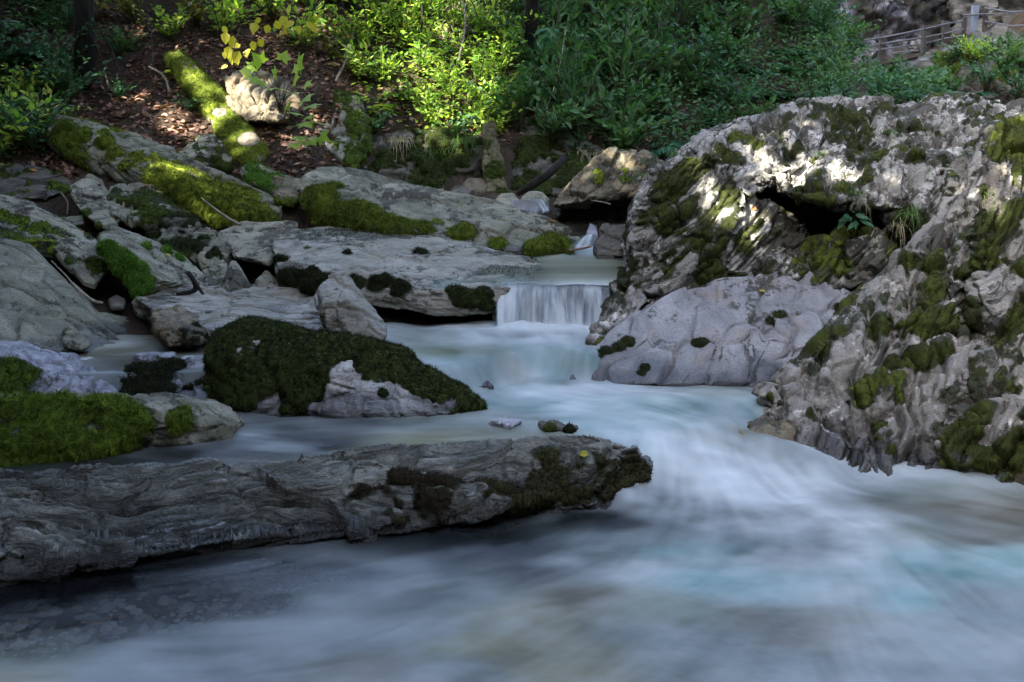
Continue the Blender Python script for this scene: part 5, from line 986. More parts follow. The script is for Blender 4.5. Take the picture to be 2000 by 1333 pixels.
def build_canopy():
    c = np.array([W(a, b, d) for a, b, d, _ in SPOTS]); r = np.array([q[3] for q in SPOTS])
    trees = [(-5.2, -3.2, 9.6, None), (-8.8, -2.2, 9.2, None), (-11.2, 1.2, 10.2, None), (-7.0, 0.8, 10.6, None), (-4.2, 1.6, 9.0, (-4.6, 1.2)), (-3.6, -1.6, 9.6, (-4.6, -1.2)), (-5.0, -0.6, 9.2, None), (-9.2, 4.6, 10.2, None), (-5.6, 5.0, 10.8, None), (-2.2, 4.6, 10.0, (-5.4, 3.4)), (-11.0, 8.2, 11.2, None), (-7.4, 9.0, 11.2, None), (-3.6, 8.6, 11.0, (-5.8, 9.0)),
             (0.2, 7.6, 11.0, (-6.6, 8.2)), (-4.6, 12.8, 12.0, (-4.6, 14.8)), (-0.6, 11.8, 11.6, (-1.0, 15.0)), (-1.6, -0.8, 9.4, (-4.4, -1.6)), (2.0, 16.2, 11.4, (1.6, 18)), (1.4, 12.9, 11.0, (1.0, 15.5)), (1.4, 22.0, 12.2, (1.4, 23)), (3.4, 23.6, 12.6, (2.6, 24)), (3.0, 21.6, 13.0, (2.4, 22)), (3.4, 18.4, 11.4, (2.4, 18.6)), (5.4, 21.5, 12.4, (3.0, 21.5))]  # unseen crowns added along the sun's path to shade the scene
    labs = ['broadleaf tree on the bank, its crown shading the pool', 'tall broadleaf tree upstream on the bank, its crown above the slope']
    rng = np.random.default_rng(77)
    for k, (x, y, z, root) in enumerate(trees):
        n = 5200; R = np.array((2.7, 2.7, 1.25)); rx, ry = root or (x, y)
        d = rng.normal(0, 1, (n, 3)); d /= np.linalg.norm(d, axis=1)[:, None]
        P = np.array((x, y, z)) + d * (rng.random(n) ** .4)[:, None] * R
        v = P[:, None] - c[None]; al = v @ SUN; pp = np.sqrt(np.maximum((v ** 2).sum(-1) - al ** 2, 0))
        ok = ~((pp < r[None] * rng.uniform(.85, 1.12, (n, 1)) + 0.06) & (al > 0)).any(1) | (rng.random(n) < .08); P = P[ok]
        D = rng.normal(0, 1, P.shape); D[:, 2] -= .4
        V, F = leaves(CARD, P, D, np.tile(SUN, (len(P), 1)) + rng.normal(0, .6, P.shape), rng.uniform(.26, .44, len(P)))
        g = float(ground_z([(rx, ry)])[0]) - 0.1; org = np.array((rx, ry, g))
        e = empty('broadleaf_tree', org); tag(e, f"{labs[0 if y < 6 else 1]}", 'tree', 'trees of the wood above the gorge')
        b = MB(); lean = rng.normal(0, .3, 2); path = np.array([(rx, ry, g), (rx + .12 * (x - rx) + lean[0] * .3, ry + .12 * (y - ry), g + (z - g) * .35), (rx + .5 * (x - rx), ry + .5 * (y - ry), g + (z - g) * .75), (x, y, z)])
        b.tube(path, (.15, .11, .04), 9)
        tk = put('trunk', b.mesh('trunk', org), BARK, e)
        # limbs keep clear of the sun gaps by staying short
        for q in range(4):
            a = rng.uniform(0, 6.28); lb = MB(); lb.tube([(x, y, z - .9), (x + .7 * math.cos(a), y + .7 * math.sin(a), z - .3), (x + 1.4 * math.cos(a), y + 1.4 * math.sin(a), z + .2)], (.04, .012), 5)
            put('limb', lb.mesh('limb', org), BARK, e)
        tag(put('crown', new_mesh('crown', V - org, F, None, False), L_CANOPY, e), kind='stuff')

PROTO = {}
def proto(key, gen, mat):
    V, F, st = gen
    PROTO[key] = (new_mesh(key + '_foliage', V, F, None, False), st.mesh(key + '_stems'), mat)
def make_protos():
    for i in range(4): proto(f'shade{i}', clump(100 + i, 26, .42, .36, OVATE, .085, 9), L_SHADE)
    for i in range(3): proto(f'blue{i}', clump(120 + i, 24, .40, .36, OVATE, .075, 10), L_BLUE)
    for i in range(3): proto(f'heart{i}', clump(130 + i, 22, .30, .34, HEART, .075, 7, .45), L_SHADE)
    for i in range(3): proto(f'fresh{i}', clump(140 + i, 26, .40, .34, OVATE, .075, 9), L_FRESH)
    for i in range(3): proto(f'olive{i}', clump(150 + i, 18, .45, .36, HEART, .07, 8), L_OLIVE)
    for i in range(2): proto(f'lobed{i}', clump(160 + i, 12, .28, .26, LOBED, .13, 3, .3, .1, .25, .6), L_FRESH)
    for i in range(2): proto(f'fern{i}', fern(170 + i, 13, .42), L_BLUE)
    for i in range(2): proto(f'fernlight{i}', fern(175 + i, 11, .36), L_FRESH)
    for i in range(2): proto(f'tall{i}', clump(180 + i, 7, .85, .28, NARROW, .13, 14, .25), L_SHADE)
    for i in range(2): proto(f'ivy{i}', clump(190 + i, 20, .14, .34, HEART, .05, 8, .6), L_SHADE)
    for i in range(2): proto(f'pale{i}', clump(195 + i, 14, .5, .3, NARROW, .10, 10), L_FRESH)
def plant(name, key, loc, s, rz, label, cat, group=None, tilt=0.0):
    f, st, m = PROTO[key]
    e = empty(name, loc); e.scale = (s, s, s); e.rotation_euler = (tilt, 0, rz); tag(e, label, cat, group)
    put('foliage', f, m, e)['kind'] = 'stuff'
    o = put('stems', st, STEM, e); o['kind'] = 'stuff'
    return e
def inpoly(px, py, poly):
    r = np.zeros(len(px), bool); n = len(poly)
    for i in range(n):
        (x0, y0), (x1, y1) = poly[i], poly[(i + 1) % n]
        r ^= ((y0 > py) != (y1 > py)) & (px < (x1 - x0) * (py - y0) / (y1 - y0 + 1e-9) + x0)
    return r
LOOK = {'shade': 'dark oval-leaved', 'blue': 'cool green', 'heart': 'heart-leaved', 'fresh': 'bright green', 'olive': 'olive-leaved', 'fern': 'dark fern-like', 'fernlight': 'light fern-like', 'tall': 'tall narrow-leaved', 'ivy': 'low ivy-like', 'pale': 'pale narrow-leaved', 'lobed': 'lobed leaved'}
MARKS = [(1032, 60, 'dark slender trunk'), (1070, 75, 'shoot of drooping leaves'), (1060, 330, 'black branch'), (1230, 300, 'tawny boulder'), (1330, 300, 'grassy shoulder of the mottled boulder'), (1570, 205, 'crest of the mottled boulder'), (1680, 60, 'edge of the pale cliff'), (1770, 120, 'walkway deck'), (1400, 0, 'high middle of the dark slope'), (1240, 90, 'slope above the tawny boulder'), (1500, 100, 'slope left of the cliff'),
         (905, 60, 'bleached dead grass clump'), (900, 275, 'grass lip of the moss wall'), (780, 270, 'dry grass fringe'), (700, 230, 'tall leaf strewn boulder'), (640, 20, 'slim dark trunk on the bank'), (560, 20, 'level twig of yellow leaves'), (460, 60, 'hanging yellow twig'), (345, 105, 'upper end of the mossy log'), (165, 120, 'dark trunk by the hollow'), (120, 235, 'upper end of the mossy beam'), (20, 330, 'leaf strewn ledge'), (20, 60, 'shadowy corner of the bank'), (250, 160, 'leaf litter beside the log'), (800, 60, 'middle of the sunlit bushes')]
ORD = ['', 'second ', 'third ', 'fourth ', 'fifth ', 'sixth ', 'seventh ', 'eighth ', 'ninth ', 'tenth ', 'eleventh ', 'twelfth ', 'thirteenth ', 'fourteenth ']
NEWPLANTS = []
def label_plants():
    """name each plant of the slopes by its look and by the landmark it stands nearest to"""
    seen = {}
    for e, kind, noun in NEWPLANTS:
        px, py, _ = PX(np.array(e.location) + (0, 0, .15)); d = [math.hypot(px - a, py - b) for a, b, _ in MARKS]; k = int(np.argmin(d))
        seen.setdefault((LOOK[kind.rstrip('0123456789')], noun, MARKS[k][2]), []).append((d[k], e))
    for (look, noun, mark), L in seen.items():
        for i, (_, e) in enumerate(sorted(L, key=lambda q: q[0])):
            e['label'] = f"{look} {noun}, {ORD[min(i, 13)]}nearest of its kind to the {mark}"
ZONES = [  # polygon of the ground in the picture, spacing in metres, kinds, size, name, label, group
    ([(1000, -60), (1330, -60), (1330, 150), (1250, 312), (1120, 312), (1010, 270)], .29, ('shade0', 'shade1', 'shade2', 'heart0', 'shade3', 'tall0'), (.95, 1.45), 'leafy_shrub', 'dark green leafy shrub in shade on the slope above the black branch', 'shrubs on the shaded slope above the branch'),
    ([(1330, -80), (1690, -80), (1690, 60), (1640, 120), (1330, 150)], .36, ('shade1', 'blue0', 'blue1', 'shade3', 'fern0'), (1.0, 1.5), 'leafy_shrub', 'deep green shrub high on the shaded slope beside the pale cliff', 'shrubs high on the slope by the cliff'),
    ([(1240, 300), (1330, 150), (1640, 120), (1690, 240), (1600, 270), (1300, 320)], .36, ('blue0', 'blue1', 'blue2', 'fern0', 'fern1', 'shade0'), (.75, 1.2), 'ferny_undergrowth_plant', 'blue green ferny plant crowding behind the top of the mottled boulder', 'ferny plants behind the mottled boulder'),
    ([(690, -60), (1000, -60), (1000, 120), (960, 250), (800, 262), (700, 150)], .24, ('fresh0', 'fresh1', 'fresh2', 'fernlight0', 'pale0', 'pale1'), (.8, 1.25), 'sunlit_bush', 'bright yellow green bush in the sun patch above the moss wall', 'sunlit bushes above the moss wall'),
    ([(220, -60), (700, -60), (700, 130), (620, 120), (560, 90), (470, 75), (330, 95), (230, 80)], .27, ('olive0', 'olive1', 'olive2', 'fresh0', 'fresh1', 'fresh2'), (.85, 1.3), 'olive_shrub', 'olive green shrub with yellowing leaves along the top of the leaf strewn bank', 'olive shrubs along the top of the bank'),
    ([(-200, -60), (140, -60), (135, 200), (125, 300), (0, 335), (-200, 335)], .25, ('blue0', 'blue1', 'fresh1', 'fern0', 'fernlight0', 'fresh2'), (.9, 1.4), 'green_shrub', 'cool green shrub massed at the shady end of the left bank', 'shrubs massed on the left bank'),
    ([(690, 130), (800, 200), (1000, 230), (990, 285), (780, 285), (700, 250)], .19, ('ivy0', 'heart2', 'fresh0', 'fresh1', 'fernlight0'), (.55, .95), 'low_plant', 'low green plant beside the tall leaf strewn boulder', 'low plants beside the leaf strewn boulder'),
    ([(250, 90), (440, 150), (430, 260), (300, 230), (220, 130)], .45, ('ivy0', 'fernlight1', 'heart0'), (.35, .6), 'seedling', 'small green seedling growing out of brown leaf litter near the log', 'seedlings in the leaf litter'),
    ([(100, 60), (260, 60), (240, 215), (110, 215)], .42, ('shade2', 'blue2'), (.5, .8), 'shade_plant', 'dim green plant at the mouth of the dark hollow on the bank', 'plants by the dark hollow'),
    ([(1690, 175), (1760, 130), (1850, 190), (1830, 230), (1700, 230)], .5, ('blue2', 'fern1', 'shade2'), (.7, 1.1), 'gorge_plant', 'dark ferny plant in the gorge below the walkway', 'plants in the gorge below the walkway'),
    ([(1150, 290), (1290, 300), (1290, 330), (1180, 320)], .3, ('fernlight0', 'ivy1'), (.4, .6), 'fern_tuft', 'small fern behind the tawny boulder', 'small ferns behind the tawny boulder'),
]
def build_plants():
    rng = np.random.default_rng(5); used = []
    for (poly, sp, kinds, (s0, s1), nm, lab, grp) in ZONES:
        pts = []
        n = 9000; x, y = rng.uniform(-5.5, 7, n), rng.uniform(7.5, 17.5, n); z = ground_z(np.c_[x, y])
        px, py, _ = PX(np.c_[x, y, z]); ok = np.where(inpoly(px, py, poly))[0]
        for i in ok:
            q = np.array((x[i], y[i]))
            if all((q - p[:2]) @ (q - p[:2]) > sp * sp for p in pts): pts.append(np.array((x[i], y[i], z[i])))
        for p in pts[:80]:
            kd = kinds[rng.integers(len(kinds))]; cat = 'plant' if 'shrub' not in nm and 'bush' not in nm else 'shrub'
            NEWPLANTS.append((plant(nm, kd, p - (0, 0, .03), rng.uniform(s0, s1), rng.uniform(0, 6.28), lab, cat, grp, rng.uniform(.0, .35)), kd, cat))
    label_plants()
    # loose ground cover and fallen leaves: nobody could count them
    for nm, n, tpl, mat, polys, L, hgt, lab in (
            ('ground_cover', 52000, OVATE, L_SHADE, [z_[0] for z_ in ZONES[:3]] + [ZONES[5][0], ZONES[9][0]], (.03, .075), (.02, .22), 'low leafy ground cover knitting the shaded slopes together'),
            ('bright_ground_cover', 26000, HEART, L_FRESH, [ZONES[3][0], ZONES[6][0]], (.03, .065), (.01, .16), 'bright low ground cover under the sunlit bushes'),
            ('leaf_litter', 36000, OVATE, L_LITTER, [[(150, 20), (720, 20), (760, 380), (600, 350), (430, 340), (0, 330), (120, 240), (200, 130)], [(700, 150), (1000, 200), (1000, 300), (850, 300), (700, 380)], [(1000, 200), (1300, 250), (1250, 320), (1000, 320)], [(-100, 320), (150, 300), (160, 345), (-100, 360)]], (.03, .065), (.0, .012), 'brown and russet fallen leaves carpeting the bank')):
        x, y = rng.uniform(-5.5, 7, 4 * n), rng.uniform(7.8, 17, 4 * n); z = ground_z(np.c_[x, y]); px, py, _ = PX(np.c_[x, y, z])
        ok = np.zeros(len(x), bool)
        for p in polys: ok |= inpoly(px, py, p)
        dens = fbm(np.c_[x * 2.2, y * 2.2, 0 * x], 3, 14) + rng.normal(0, .25, len(x)); ok &= dens > (-.15 if nm != 'leaf_litter' else -.25)
        k = np.where(ok)[0][:n]
        P = np.c_[x, y, z][k]; P[:, 2] += rng.uniform(hgt[0], hgt[1], len(k)) + .004
        D = rng.normal(0, 1, P.shape); D[:, 2] *= .35; U = np.tile((0, -.15, 1.0), (len(k), 1)) + rng.normal(0, .4, P.shape)
        V, F = leaves(tpl if nm != 'leaf_litter' else HEART, P, D, U, rng.uniform(*L, len(k)))
        tag(put(nm, new_mesh(nm, V, F, None, False), mat), lab, 'ground cover' if nm != 'leaf_litter' else 'fallen leaves', kind='stuff'); TRIS[0] += len(F)
# ------------------------------------------------------------------ single plants, branches, fallen leaves, the walkway and the cliffs
HITS = {}
def on_rock(px, py, default):
    """point of the built rocks and ground seen at a measured picture position"""
    d = Vector(W(px, py, 10.0)) - Vector((0, 0, CAM_H)); d.normalize()
    dg = bpy.context.evaluated_depsgraph_get()
    o = Vector((0, 0, CAM_H))
    for _ in range(12):
        h, p, n, i, ob, m = SC.ray_cast(dg, o, d)
        if not h: break
        nm = ob.name.split('.')[0]
        if nm in ('water', 'upper_pool', 'waterfall', 'foliage', 'stems', 'crown', 'ground_cover', 'leaf_litter', 'bright_ground_cover', 'shoots'): o = p + d * .01; continue
        if abs(p.y - default) < 2.0: return np.array(p), np.array(n)
        break
    return W(px, py, default), np.array((0, -.5, .8))
def leaf_parts(parent, org, tpl, P, D, U, L, mat):
    """each leaf a mesh of its own"""
    for i in range(len(P)):
        V, F = leaves(tpl, P[i:i + 1], D[i:i + 1], U[i:i + 1], L[i])
        put('leaf', new_mesh('leaf', V - org, F, None, False), mat, parent)
def build_details():
    rng = np.random.default_rng(21)
    # oblong leaved plant in the hollow of the mottled boulder
    p, n = on_rock(1672, 462, 7.0); org = p.copy()
    e = empty('broadleaf_plant', org); tag(e, 'single plant with long oblong green leaves hanging in the dark hollow of the mottled boulder', 'plant')
    b = MB(); top = W(1668, 425, org[1] - .12); b.tube([org, (org + top) / 2 + (0.01, -.03, .02), top], (.006, .003), 5); put('stem', b.mesh('stem', org), STEM, e)
    tips = [(1637, 446), (1656, 448), (1640, 430), (1650, 420), (1665, 412), (1690, 418), (1700, 428), (1698, 440), (1680, 440), (1672, 447), (1710, 444), (1662, 432), (1684, 428)]
    T = np.array([W(x, y, top[1] - .08 + .06 * rng.random()) for x, y in tips]); B0 = np.tile(top, (len(T), 1)) + rng.normal(0, .012, T.shape) + (T - top) * .25
    leaf_parts(e, org, leaf_tpl(.2, .04, .12), B0, T - B0, np.tile((0, -.7, .8), (len(T), 1)) + rng.normal(0, .25, T.shape), np.linalg.norm(T - B0, axis=1) * 1.05, L_FRESH if False else L_BLUE)
    # young maple by the sunlit block
    org = W(548, 215, 9.45); e = empty('maple_seedling', org); tag(e, 'young maple with bright lobed leaves catching the sun beside the pale block', 'plant')
    b = MB(); PP, DD, LL = [], [], []
    for (x, y, dd) in [(505, 128, 9.85), (520, 135, 9.75), (545, 128, 9.9), (565, 135, 9.8), (580, 142, 9.75), (520, 155, 9.6), (545, 150, 9.65), (570, 160, 9.6), (590, 165, 9.7), (500, 150, 9.7), (530, 172, 9.55), (555, 178, 9.5), (575, 182, 9.55), (590, 190, 9.6), (598, 205, 9.6), (560, 200, 9.5), (540, 192, 9.5), (578, 220, 9.45), (590, 235, 9.45), (600, 225, 9.5), (570, 248, 9.4), (585, 262, 9.4), (575, 275, 9.35), (600, 268, 9.4), (612, 240, 9.45), (618, 262, 9.4)]:
        q = W(x, y, dd - .38); b.tube([org + rng.normal(0, .015, 3), (org + q) / 2 + (0, -.02, .04), q], (.004, .0015), 4)
        PP.append(q); DD.append((q - org) * (1, 1, .4) + rng.normal(0, .08, 3) + (0, -.12, -.05)); LL.append(.19 * rng.uniform(.7, 1.15))
    st = put('stems', b.mesh('stems', org), STEM, e); st['kind'] = 'stuff'
    leaf_parts(e, org, LOBED, np.array(PP), np.array(DD), np.tile((0, -1.0, .45), (len(PP), 1)) + rng.normal(0, .3, (len(PP), 3)), np.array(LL), L_FRESH)
    # hanging twigs with yellow leaves
    for (pts, lv, nm, lab) in (([(590, -40, 9.6), (520, 10, 9.5), (470, 50, 9.4), (455, 100, 9.35), (450, 128, 9.3)], [(433, 52), (440, 62), (455, 70), (470, 88), (492, 80), (505, 76), (448, 90), (440, 100), (452, 106), (462, 112), (478, 132), (445, 128), (468, 100), (484, 96)], 'hanging_twig', 'hanging twig with yellow leaves over the upper end of the mossy log'),
                               ([(660, -30, 9.7), (610, 20, 9.6), (560, 32, 9.55), (510, 40, 9.5)], [(600, 42), (585, 50), (575, 42), (560, 44), (610, 46), (538, 40), (525, 48), (510, 36), (500, 44), (550, 30), (620, 30)], 'hanging_twig', 'level twig of yellow leaves high above the young maple')):
        org = W(*pts[0]); e = empty(nm, org); tag(e, lab, 'twig'); b = MB(); b.tube([W(*q) for q in pts], (.006, .002), 5); put('stem', b.mesh('stem', org), BARK, e)
        T = np.array([W(x, y, 9.4 + .12 * rng.random()) for x, y in lv]); D = rng.normal(0, .35, T.shape) + (-.1, -.1, -.75)
        leaf_parts(e, org, HEART, T, D, np.tile((0, -1.0, .3), (len(T), 1)) + rng.normal(0, .35, T.shape), .085 * rng.uniform(.75, 1.3, len(T)), L_YEL)
    # drooping large leaves over the slope
    org = W(1075, 55, 10.9); e = empty('drooping_leaf_shoot', org); tag(e, 'shoot of long pale drooping leaves standing out against the dark slope', 'plant')
    b = MB(); b.tube([W(1075, 130, 11.0), W(1070, 80, 10.95), org], (.005, .003), 5); put('stem', b.mesh('stem', org), STEM, e)
    tp = np.array([W(x, y, 10.8) for x, y in [(1048, 82), (1056, 96), (1070, 105), (1085, 92), (1092, 75), (1040, 65), (1095, 62), (1064, 82)]])
    leaf_parts(e, org, leaf_tpl(.17, .03, .2), np.tile(org, (len(tp), 1)), tp - org, np.tile((0, -.6, .7), (len(tp), 1)) + rng.normal(0, .2, tp.shape), np.linalg.norm(tp - org, axis=1), L_BLUE)
    # grass tufts rooted in the rock
    for (x, y, dd, n, L, wd, bias, lab, straw) in [
            (1318, 303, 7.5, 70, .17, .0022, (0, -.3, 0), 'green grass tuft on the left shoulder of the mottled boulder', False), (1603, 300, 7.4, 40, .15, .002, (0, -.2, 0), 'small upright grass tuft on the sunlit ledge of the mottled boulder', False),
            (1672, 375, 6.9, 50, .11, .0028, (0, -.4, 0), 'broad bladed tuft on the brow over the dark hollow', False), (1782, 418, 6.7, 90, .22, .002, (-.2, -.4, 0), 'dark drooping grass tuft between the two great boulders', False),
            (1925, 378, 6.35, 70, .15, .002, (0, -.4, 0), 'grass tuft hanging off the pale block of the ribbed boulder', False), (1735, 258, 7.7, 60, .14, .002, (0, -.2, 0), 'soft grass in the saddle on top of the mottled boulder', False),
            (1760, 440, 6.6, 40, .22, .0022, (-.5, -.3, 0), 'bleached straw hanging under the dark grass tuft', True), (1918, 395, 6.3, 26, .20, .0016, (0, -.3, 0), 'pale dry grass strands under the tuft on the ribbed boulder', True), (1678, 395, 6.88, 22, .16, .0014, (0, -.3, 0), 'pale rootlets hanging below the broad bladed tuft', True),
            (905, 278, 9.75, 110, .30, .003, (0, -.5, 0), 'sunlit overhanging grass on the lip of the moss wall', False), (860, 300, 9.7, 60, .30, .003, (0, -.5, 0), 'grass and rootlets hanging down the moss wall face', False), (780, 275, 9.9, 70, .28, .003, (0, -.5, 0), 'dry yellowish grass fringe above the moss wall', True),
            (905, 25, 10.6, 160, .55, .004, (0, -.5, 0), 'big bleached clump of dead grass hanging in the sun', True), (880, 60, 10.5, 90, .45, .004, (0, -.5, 0), 'smaller bleached grass clump below the big one', True), (1150, 300, 9.9, 60, .25, .0025, (0, -.4, 0), 'thin dry grass on the moss behind the tawny boulder', True), (1300, 285, 9.6, 60, .3, .003, (0, -.4, 0), 'dry grass at the foot of the shaded slope', True),
            (1838, 150, 16.8, 90, .32, .006, (0, -.5, 0), 'sunlit grass tuft hanging off the dark crag', False), (1810, 330, 7.0, 24, .08, .0025, (0, -.3, 0), 'tiny green rosette in the crease below the boulder top', False)]:
        p, nn = on_rock(x, y, dd); V, Q = grass_mb(int(x + y), n, L, wd, .018 if L < .25 else .05, 1.3 if straw else 1.0, bias)
        tag(put('grass_tuft', new_mesh('grass_tuft', V, Q, None, False), L_STRAW if straw else L_GRASS, None, p - (0, 0, .01)), lab, 'grass tuft', kind='thing')
    # branches and sticks
    def stick(nm, pts, rad, mat, lab, cat='branch', n=7, wob=.012):
        P = np.array([W(*q) for q in pts])
        if wob: P = P + np.r_[np.zeros((1, 3)), rng.normal(0, wob, (len(P) - 1, 3))]
        for _ in range(3): P = np.vstack((P[:1], np.stack((P[:-1] * .75 + P[1:] * .25, P[:-1] * .25 + P[1:] * .75), 1).reshape(-1, 3), P[-1:]))
        b = MB(); b.tube(P, rad, n); org = P[0]
        return tag(put(nm, b.mesh(nm, org), mat, None, org), lab, cat)
    stick('black_branch', [(1010, 380, 9.0), (1045, 362, 8.95), (1075, 335, 9.0), (1106, 307, 9.1)], (.014, .034, .032, .026), BARK, 'black wet branch propped up out of the brook', n=10)
    stick('dry_twig', [(393, 387, 8.3), (420, 412, 8.2), (445, 428, 8.15), (468, 440, 8.05)], (.004, .009, .011), TWIG, 'pale dry twig leaning from the mossy beam to the rock below')
    stick('dry_twig', [(100, 510, 7.0), (130, 540, 6.95), (148, 556, 6.9)], (.004, .006), TWIG, 'thin bent twig in the crack above the smooth slab')
    stick('driftwood', [(140, 555, 6.95), (175, 585, 6.85), (205, 592, 6.8)], (.016, .012, .006), TWIG, 'short piece of driftwood at the mouth of the dark hollow', 'driftwood')
    stick('driftwood', [(345, 575, 6.95), (360, 552, 7.0), (385, 548, 7.0), (398, 570, 6.95)], (.010, .017, .015, .004), BARK, 'dark gnarled driftwood beside the vivid green rock', 'driftwood', wob=.05)
    stick('driftwood', [(1108, 490, 7.98), (1130, 486, 7.98), (1156, 480, 8.0)], (.004, .008, .006), plain_material('reddish wet wood', (.09, .04, .025), (.2, .11, .07)), 'reddish driftwood stick caught in the little upper cascade', 'driftwood')
    stick('bare_twig', [(1155, 392, 8.35), (1180, 396, 8.3), (1196, 398, 8.3)], (.004, .004), TWIG, 'bare pale twig against the black face of the tawny boulder')
    stick('hanging_root', [(118, 375, 8.3), (132, 395, 8.25), (133, 418, 8.2)], (.006, .004), TWIG, 'pale root hanging in the dark below the leaf strewn ledge', 'root')
    stick('slanting_stem', [(1065, 220, 10.5), (1085, 150, 10.8), (1100, 60, 11.3)], (.006, .006), TWIG, 'thin slanting dead stem in front of the shaded slope', 'stem')
    for (a, bq, lab) in [((300, 150, 10.1), (285, 20, 10.6), 'slim upright stem rising out of the litter left of the log'), ((330, 180, 9.95), (296, 128, 10.0), 'curved pale root looping over the leaf litter'), ((230, 150, 10.0), (195, 50, 10.2), 'leaning grey stem in front of the dark hollow'), ((655, 160, 10.4), (690, 60, 10.9), 'pale leaning stem above the tall boulder'), ((215, 180, 9.9), (150, 20, 10.3), 'thin dark sapling stem crossing the hollow'), ((895, 120, 10.9), (905, -20, 11.4), 'sunlit bleached stem inside the bush'), ((820, 90, 11.1), (815, -30, 11.6), 'upright stem deep in the sunlit bush')]:
        m = tuple((u + v) / 2 + d for u, v, d in zip(a, bq, (8, -4, 0))); stick('woody_stem', [a, m, bq], (.012, .008), TWIG if 'pale' in lab or 'bleached' in lab else BARK, lab, 'stem', 6, .02)
    # trees whose trunks show on the slope; one is added for the hollow's shade
    for (x, y0, dd, r, lab) in [(1032, 130, 11.4, .055, 'dark slender trunk at the edge of the sun patch on the slope'), (165, 205, 10.2, .075, 'dark trunk in the gloom of the hollow on the left bank'), (640, 30, 11.6, .045, 'slim dark trunk at the top of the leafy bank')]:
        org = W(x, y0, dd); org[2] -= .1; e = empty('slender_tree', org); tag(e, lab, 'tree'); b = MB(); top = org + (rng.normal(0, .1), .3, 5.0)
        b.tube([org, org * .7 + top * .3 + (.06, 0, 0), org * .4 + top * .6, top], (r * 1.3, r, r * .8, r * .5), 9); put('trunk', b.mesh('trunk', org), BARK, e)
        P = top + rng.normal(0, .45, (260, 3)); D = rng.normal(0, 1, P.shape); V, F = leaves(OVATE, P, D, np.tile((0, 0, 1.0), (260, 1)) + rng.normal(0, .5, P.shape), .14)
        put('crown', new_mesh('crown', V - org, F, None, False), L_CANOPY, e)['kind'] = 'stuff'
    # single fallen leaves one can pick out on the stones
    for (x, y, dd, L, lab, mt) in [(1635, 303, 7.3, .07, 'orange fallen leaf on the sunlit ledge of the mottled boulder', L_ORANGE), (1477, 411, 7.1, .05, 'small rust leaf at the edge of the dark hollow', L_ORANGE), (1495, 572, 6.85, .04, 'yellow leaf on the smooth foot of the mottled boulder', L_YEL), (1150, 892, 4.95, .05, 'yellow leaf lying on dark moss near the slab tip', L_YEL),
                               (333, 505, 7.5, .05, 'yellow leaf on top of the green sided rock', L_YEL), (72, 338, 8.8, .07, 'orange leaf on the dark ledge', L_ORANGE), (1085, 437, 8.4, .06, 'rust leaf on the end of the long mossy slab', L_ORANGE), (317, 328, 8.75, .06, 'orange leaf stuck in the moss of the long beam', L_ORANGE)]:
        p, nn = on_rock(x, y, dd); U = np.array([(nn[0], nn[1], nn[2])]) + .1; D = np.cross(U, [(.3, 1, .2)])
        V, F = leaves(HEART, np.array([(0., 0, 0)]), D, U, L); tag(put('fallen_leaf', new_mesh('fallen_leaf', V, F, None, False), mt, None, p + nn * .012), lab, 'leaf', 'single leaves fallen on the stones')

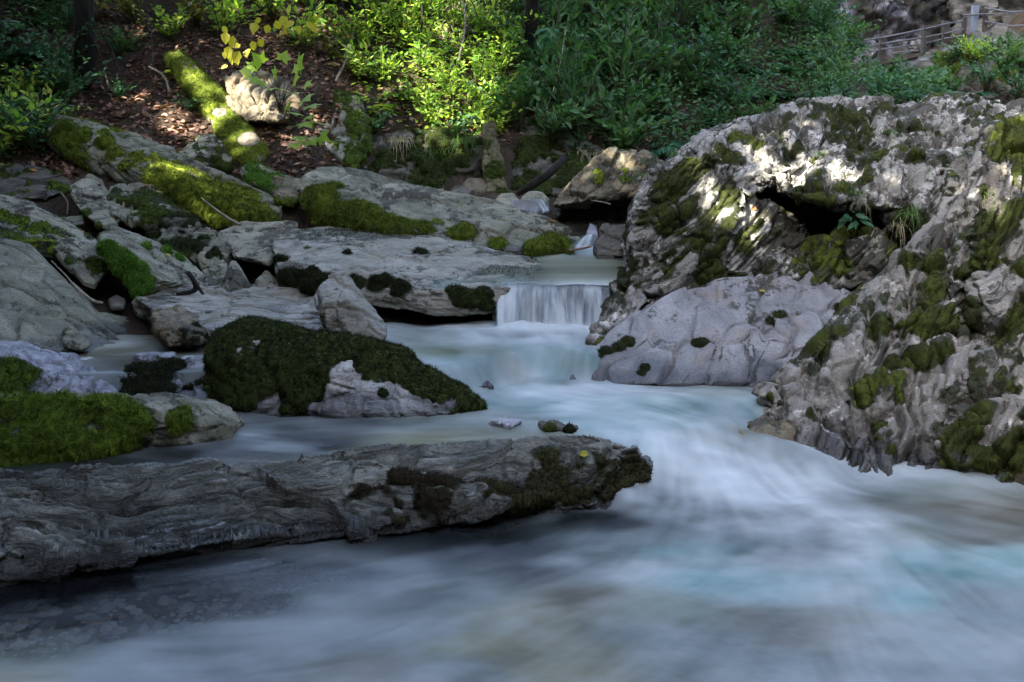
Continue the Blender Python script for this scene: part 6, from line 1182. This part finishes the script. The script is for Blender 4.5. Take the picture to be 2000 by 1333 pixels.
def build_far():
    M_CLIFF = rock_material('pale streaked cliff', (0.03, 0.03, 0.034), (0.08, 0.08, 0.09), (0.22, 0.22, 0.245), blotch=0.85, pale=0.4, bed_rot=(0, 0.5, 0), bed=(1.6, 1, .7), bscale=1.5, crack=0.2)
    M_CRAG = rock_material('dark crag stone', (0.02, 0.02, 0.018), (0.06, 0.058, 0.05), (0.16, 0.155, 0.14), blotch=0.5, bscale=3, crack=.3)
    def big(nm, lab, hulls, mat, seed, vox=.07, **k):
        return rock(nm, lab, hulls, vox, mat, R_RIGHT, plates=[((1.2, .8, .5), .22), ((.4, .3, .2), .07)], rough=((.5, .2), (2, .06)), smooth=2, seed=seed, cat='cliff', **k)
    big('pale_cliff', 'pale streaked limestone cliff behind the walkway', [([(1540, -500, 26), (1880, -500, 27), (1880, 160, 26.5), (1540, 170, 25.5)], 2.5, .5)], M_CLIFF, 201, .08)
    big('shadowed_cliff', 'black shadowed cliff recess beyond the walkway railing', [([(1860, -500, 25.6), (2500, -500, 22), (2500, 200, 21), (1865, 170, 25)], 2.5, .5)], M_CRAG, 202, .11)
    big('crag', 'dark crag with hanging plants carrying the end of the walkway', [([(1800, 130, 17.2), (1850, 95, 17.6), (1930, 72, 17.6), (2010, 80, 17.3), (2200, 90, 17), (2200, 260, 16), (1960, 255, 16), (1850, 250, 16.4), (1815, 210, 16.8)], 3.0, .4)], M_CRAG, 203, .06,
        moss=[(1960, 130, 26), (1850, 110, 30), (1900, 95, 30)], mmat=MO_MIX, dens=900, mlen=.06, mthick=.06)
    # walkway
    steel = plain_material('weathered grey steel', (.06, .063, .075), (.12, .125, .14), 4, .5); timber = plain_material('grey brown timber', (.03, .028, .025), (.08, .073, .065), 5, .85); pl = plain_material('pale painted post', (.12, .14, .18), (.17, .2, .25), 3, .5)
    org = W(1745, 125, 20.5); e = empty('walkway', org); tag(e, 'metal railed walkway climbing along the cliff, with timber deck and one pale post', 'walkway')
    def Yd(x): return 21.0 - (x - 1690) * 0.0085
    def part(nm, fn, mat):
        b = MB(); fn(b); return put(nm, b.mesh(nm, org, False), mat, e)
    for (x, y0, y1, r, mt) in [(1722, 68, 126, .055, timber), (1808, 50, 118, .065, timber), (1845, 41, 108, .055, timber), (1882, 34, 92, .030, timber), (1903, 11, 64, .048, pl), (1924, 14, 74, .030, timber)]:
        part('post', lambda b: b.box((W(x, y0, Yd(x)) + W(x, y1, Yd(x))) / 2, (r, r, abs(W(x, y0, Yd(x))[2] - W(x, y1, Yd(x))[2]) / 2)), mt)
    for pts in ([(1688, 79), (1722, 74), (1808, 57), (1845, 48), (1882, 41)], [(1688, 91), (1722, 86), (1808, 73), (1845, 66), (1882, 58)], [(1688, 103), (1722, 97), (1808, 85), (1845, 76), (1882, 70)], [(1740, 104), (1808, 98)], [(1924, 16), (1975, 24), (2060, 20)], [(1924, 42), (1975, 51), (2060, 48)], [(1882, 30), (1924, 28), (1945, 28)]):
        part('rail', lambda b: b.tube([W(x, y, Yd(x) - .055) for x, y in pts], .014, 6), steel)
    def slab(b, pts, th, depth):
        P = np.array([W(x, y, Yd(x)) for x, y in pts]); a, c = P[0], P[-1]; d = c - a; l = np.linalg.norm(d); d /= l; s = np.cross(d, (0, 0, 1)); s /= np.linalg.norm(s); u = np.cross(s, d)
        b.box((a + c) / 2 - s * depth * .5 * np.sign(s[1]) * -1, (l / 2, depth / 2, th / 2), np.stack((d, s, u), 1))
    part('deck', lambda b: slab(b, [(1690, 128), (1900, 84)], .08, .9), timber)
    part('beam', lambda b: slab(b, [(1735, 131), (1815, 113)], .09, .12), steel)
    part('deck', lambda b: slab(b, [(1920, 72), (2100, 66)], .06, .9), timber)
    for i in range(5):
        x = 1750 + 14 * i; part('baluster', lambda b: b.tube([W(x, 104 - .12 * (x - 1740), Yd(x)), W(x, 121 - .19 * (x - 1740), Yd(x))], .01, 5), steel)
    # plants of the crag
    rng = np.random.default_rng(9)
    for (x, y, dd, k, s, nm, lab) in [(1905, 112, 16.6, 'fresh0', 1.0, 'sunlit_plant', 'bright green plant catching the sun on the dark crag'), (1890, 100, 16.9, 'fresh1', .8, 'sunlit_plant', 'small bright plant at the upper edge of the crag'), (1940, 100, 17.1, 'shade0', .8, 'crag_shrub', 'dark shrub on the crag under the pale post'), (1868, 110, 17.2, 'shade1', .8, 'crag_shrub', 'dark shrub on the crag below the third post'), (1832, 128, 17.2, 'blue1', .8, 'crag_shrub', 'dark bushy plant at the deck edge'), (1975, 95, 17.0, 'shade2', .8, 'crag_shrub', 'dark shrub under the far railing'), (1990, 190, 15.6, 'blue0', 1.4, 'crag_shrub', 'blue green shrub at the foot of the crag'), (1940, 215, 15.6, 'fern1', 1.2, 'crag_fern', 'fern at the foot of the crag behind the boulder top'), (1800, 180, 17.0, 'shade3', 1.2, 'crag_shrub', 'dark leafy shrub beneath the deck'), (1770, 190, 16.5, 'blue2', 1.2, 'crag_shrub', 'dim shrub in the gorge below the deck'), (1725, 175, 18.0, 'blue0', 1.2, 'crag_shrub', 'shadowy shrub left of the deck beam'), (1962, 140, 15.9, 'shade1', 1.2, 'crag_shrub', 'oval-leaved shrub hanging on the middle of the crag'), (1925, 165, 15.8, 'blue1', 1.1, 'crag_shrub', 'cool green shrub low on the crag above the boulder top'), (1890, 180, 15.9, 'fern0', 1.2, 'crag_fern', 'fern low on the crag below the sunlit plant'), (1995, 130, 15.9, 'heart0', 1.3, 'crag_shrub', 'heart-leaved shrub at the picture edge on the crag'), (1850, 185, 16.0, 'shade3', 1.1, 'crag_shrub', 'dark shrub at the foot of the crag beside the hanging grass')]:
        plant(nm, k, W(x, y + 14, dd), s, rng.uniform(0, 6), lab, 'plant')
def lap(s): print('T', s, round(time.time() - T0, 1), 'tris', TRIS[0])
build_ground(); lap('ground')
build_rocks(); lap('rocks')
build_water(); lap('water')
make_protos(); build_far(); lap('far')
build_plants(); lap('plants')
build_details(); lap('details')
build_canopy(); lap('canopy')
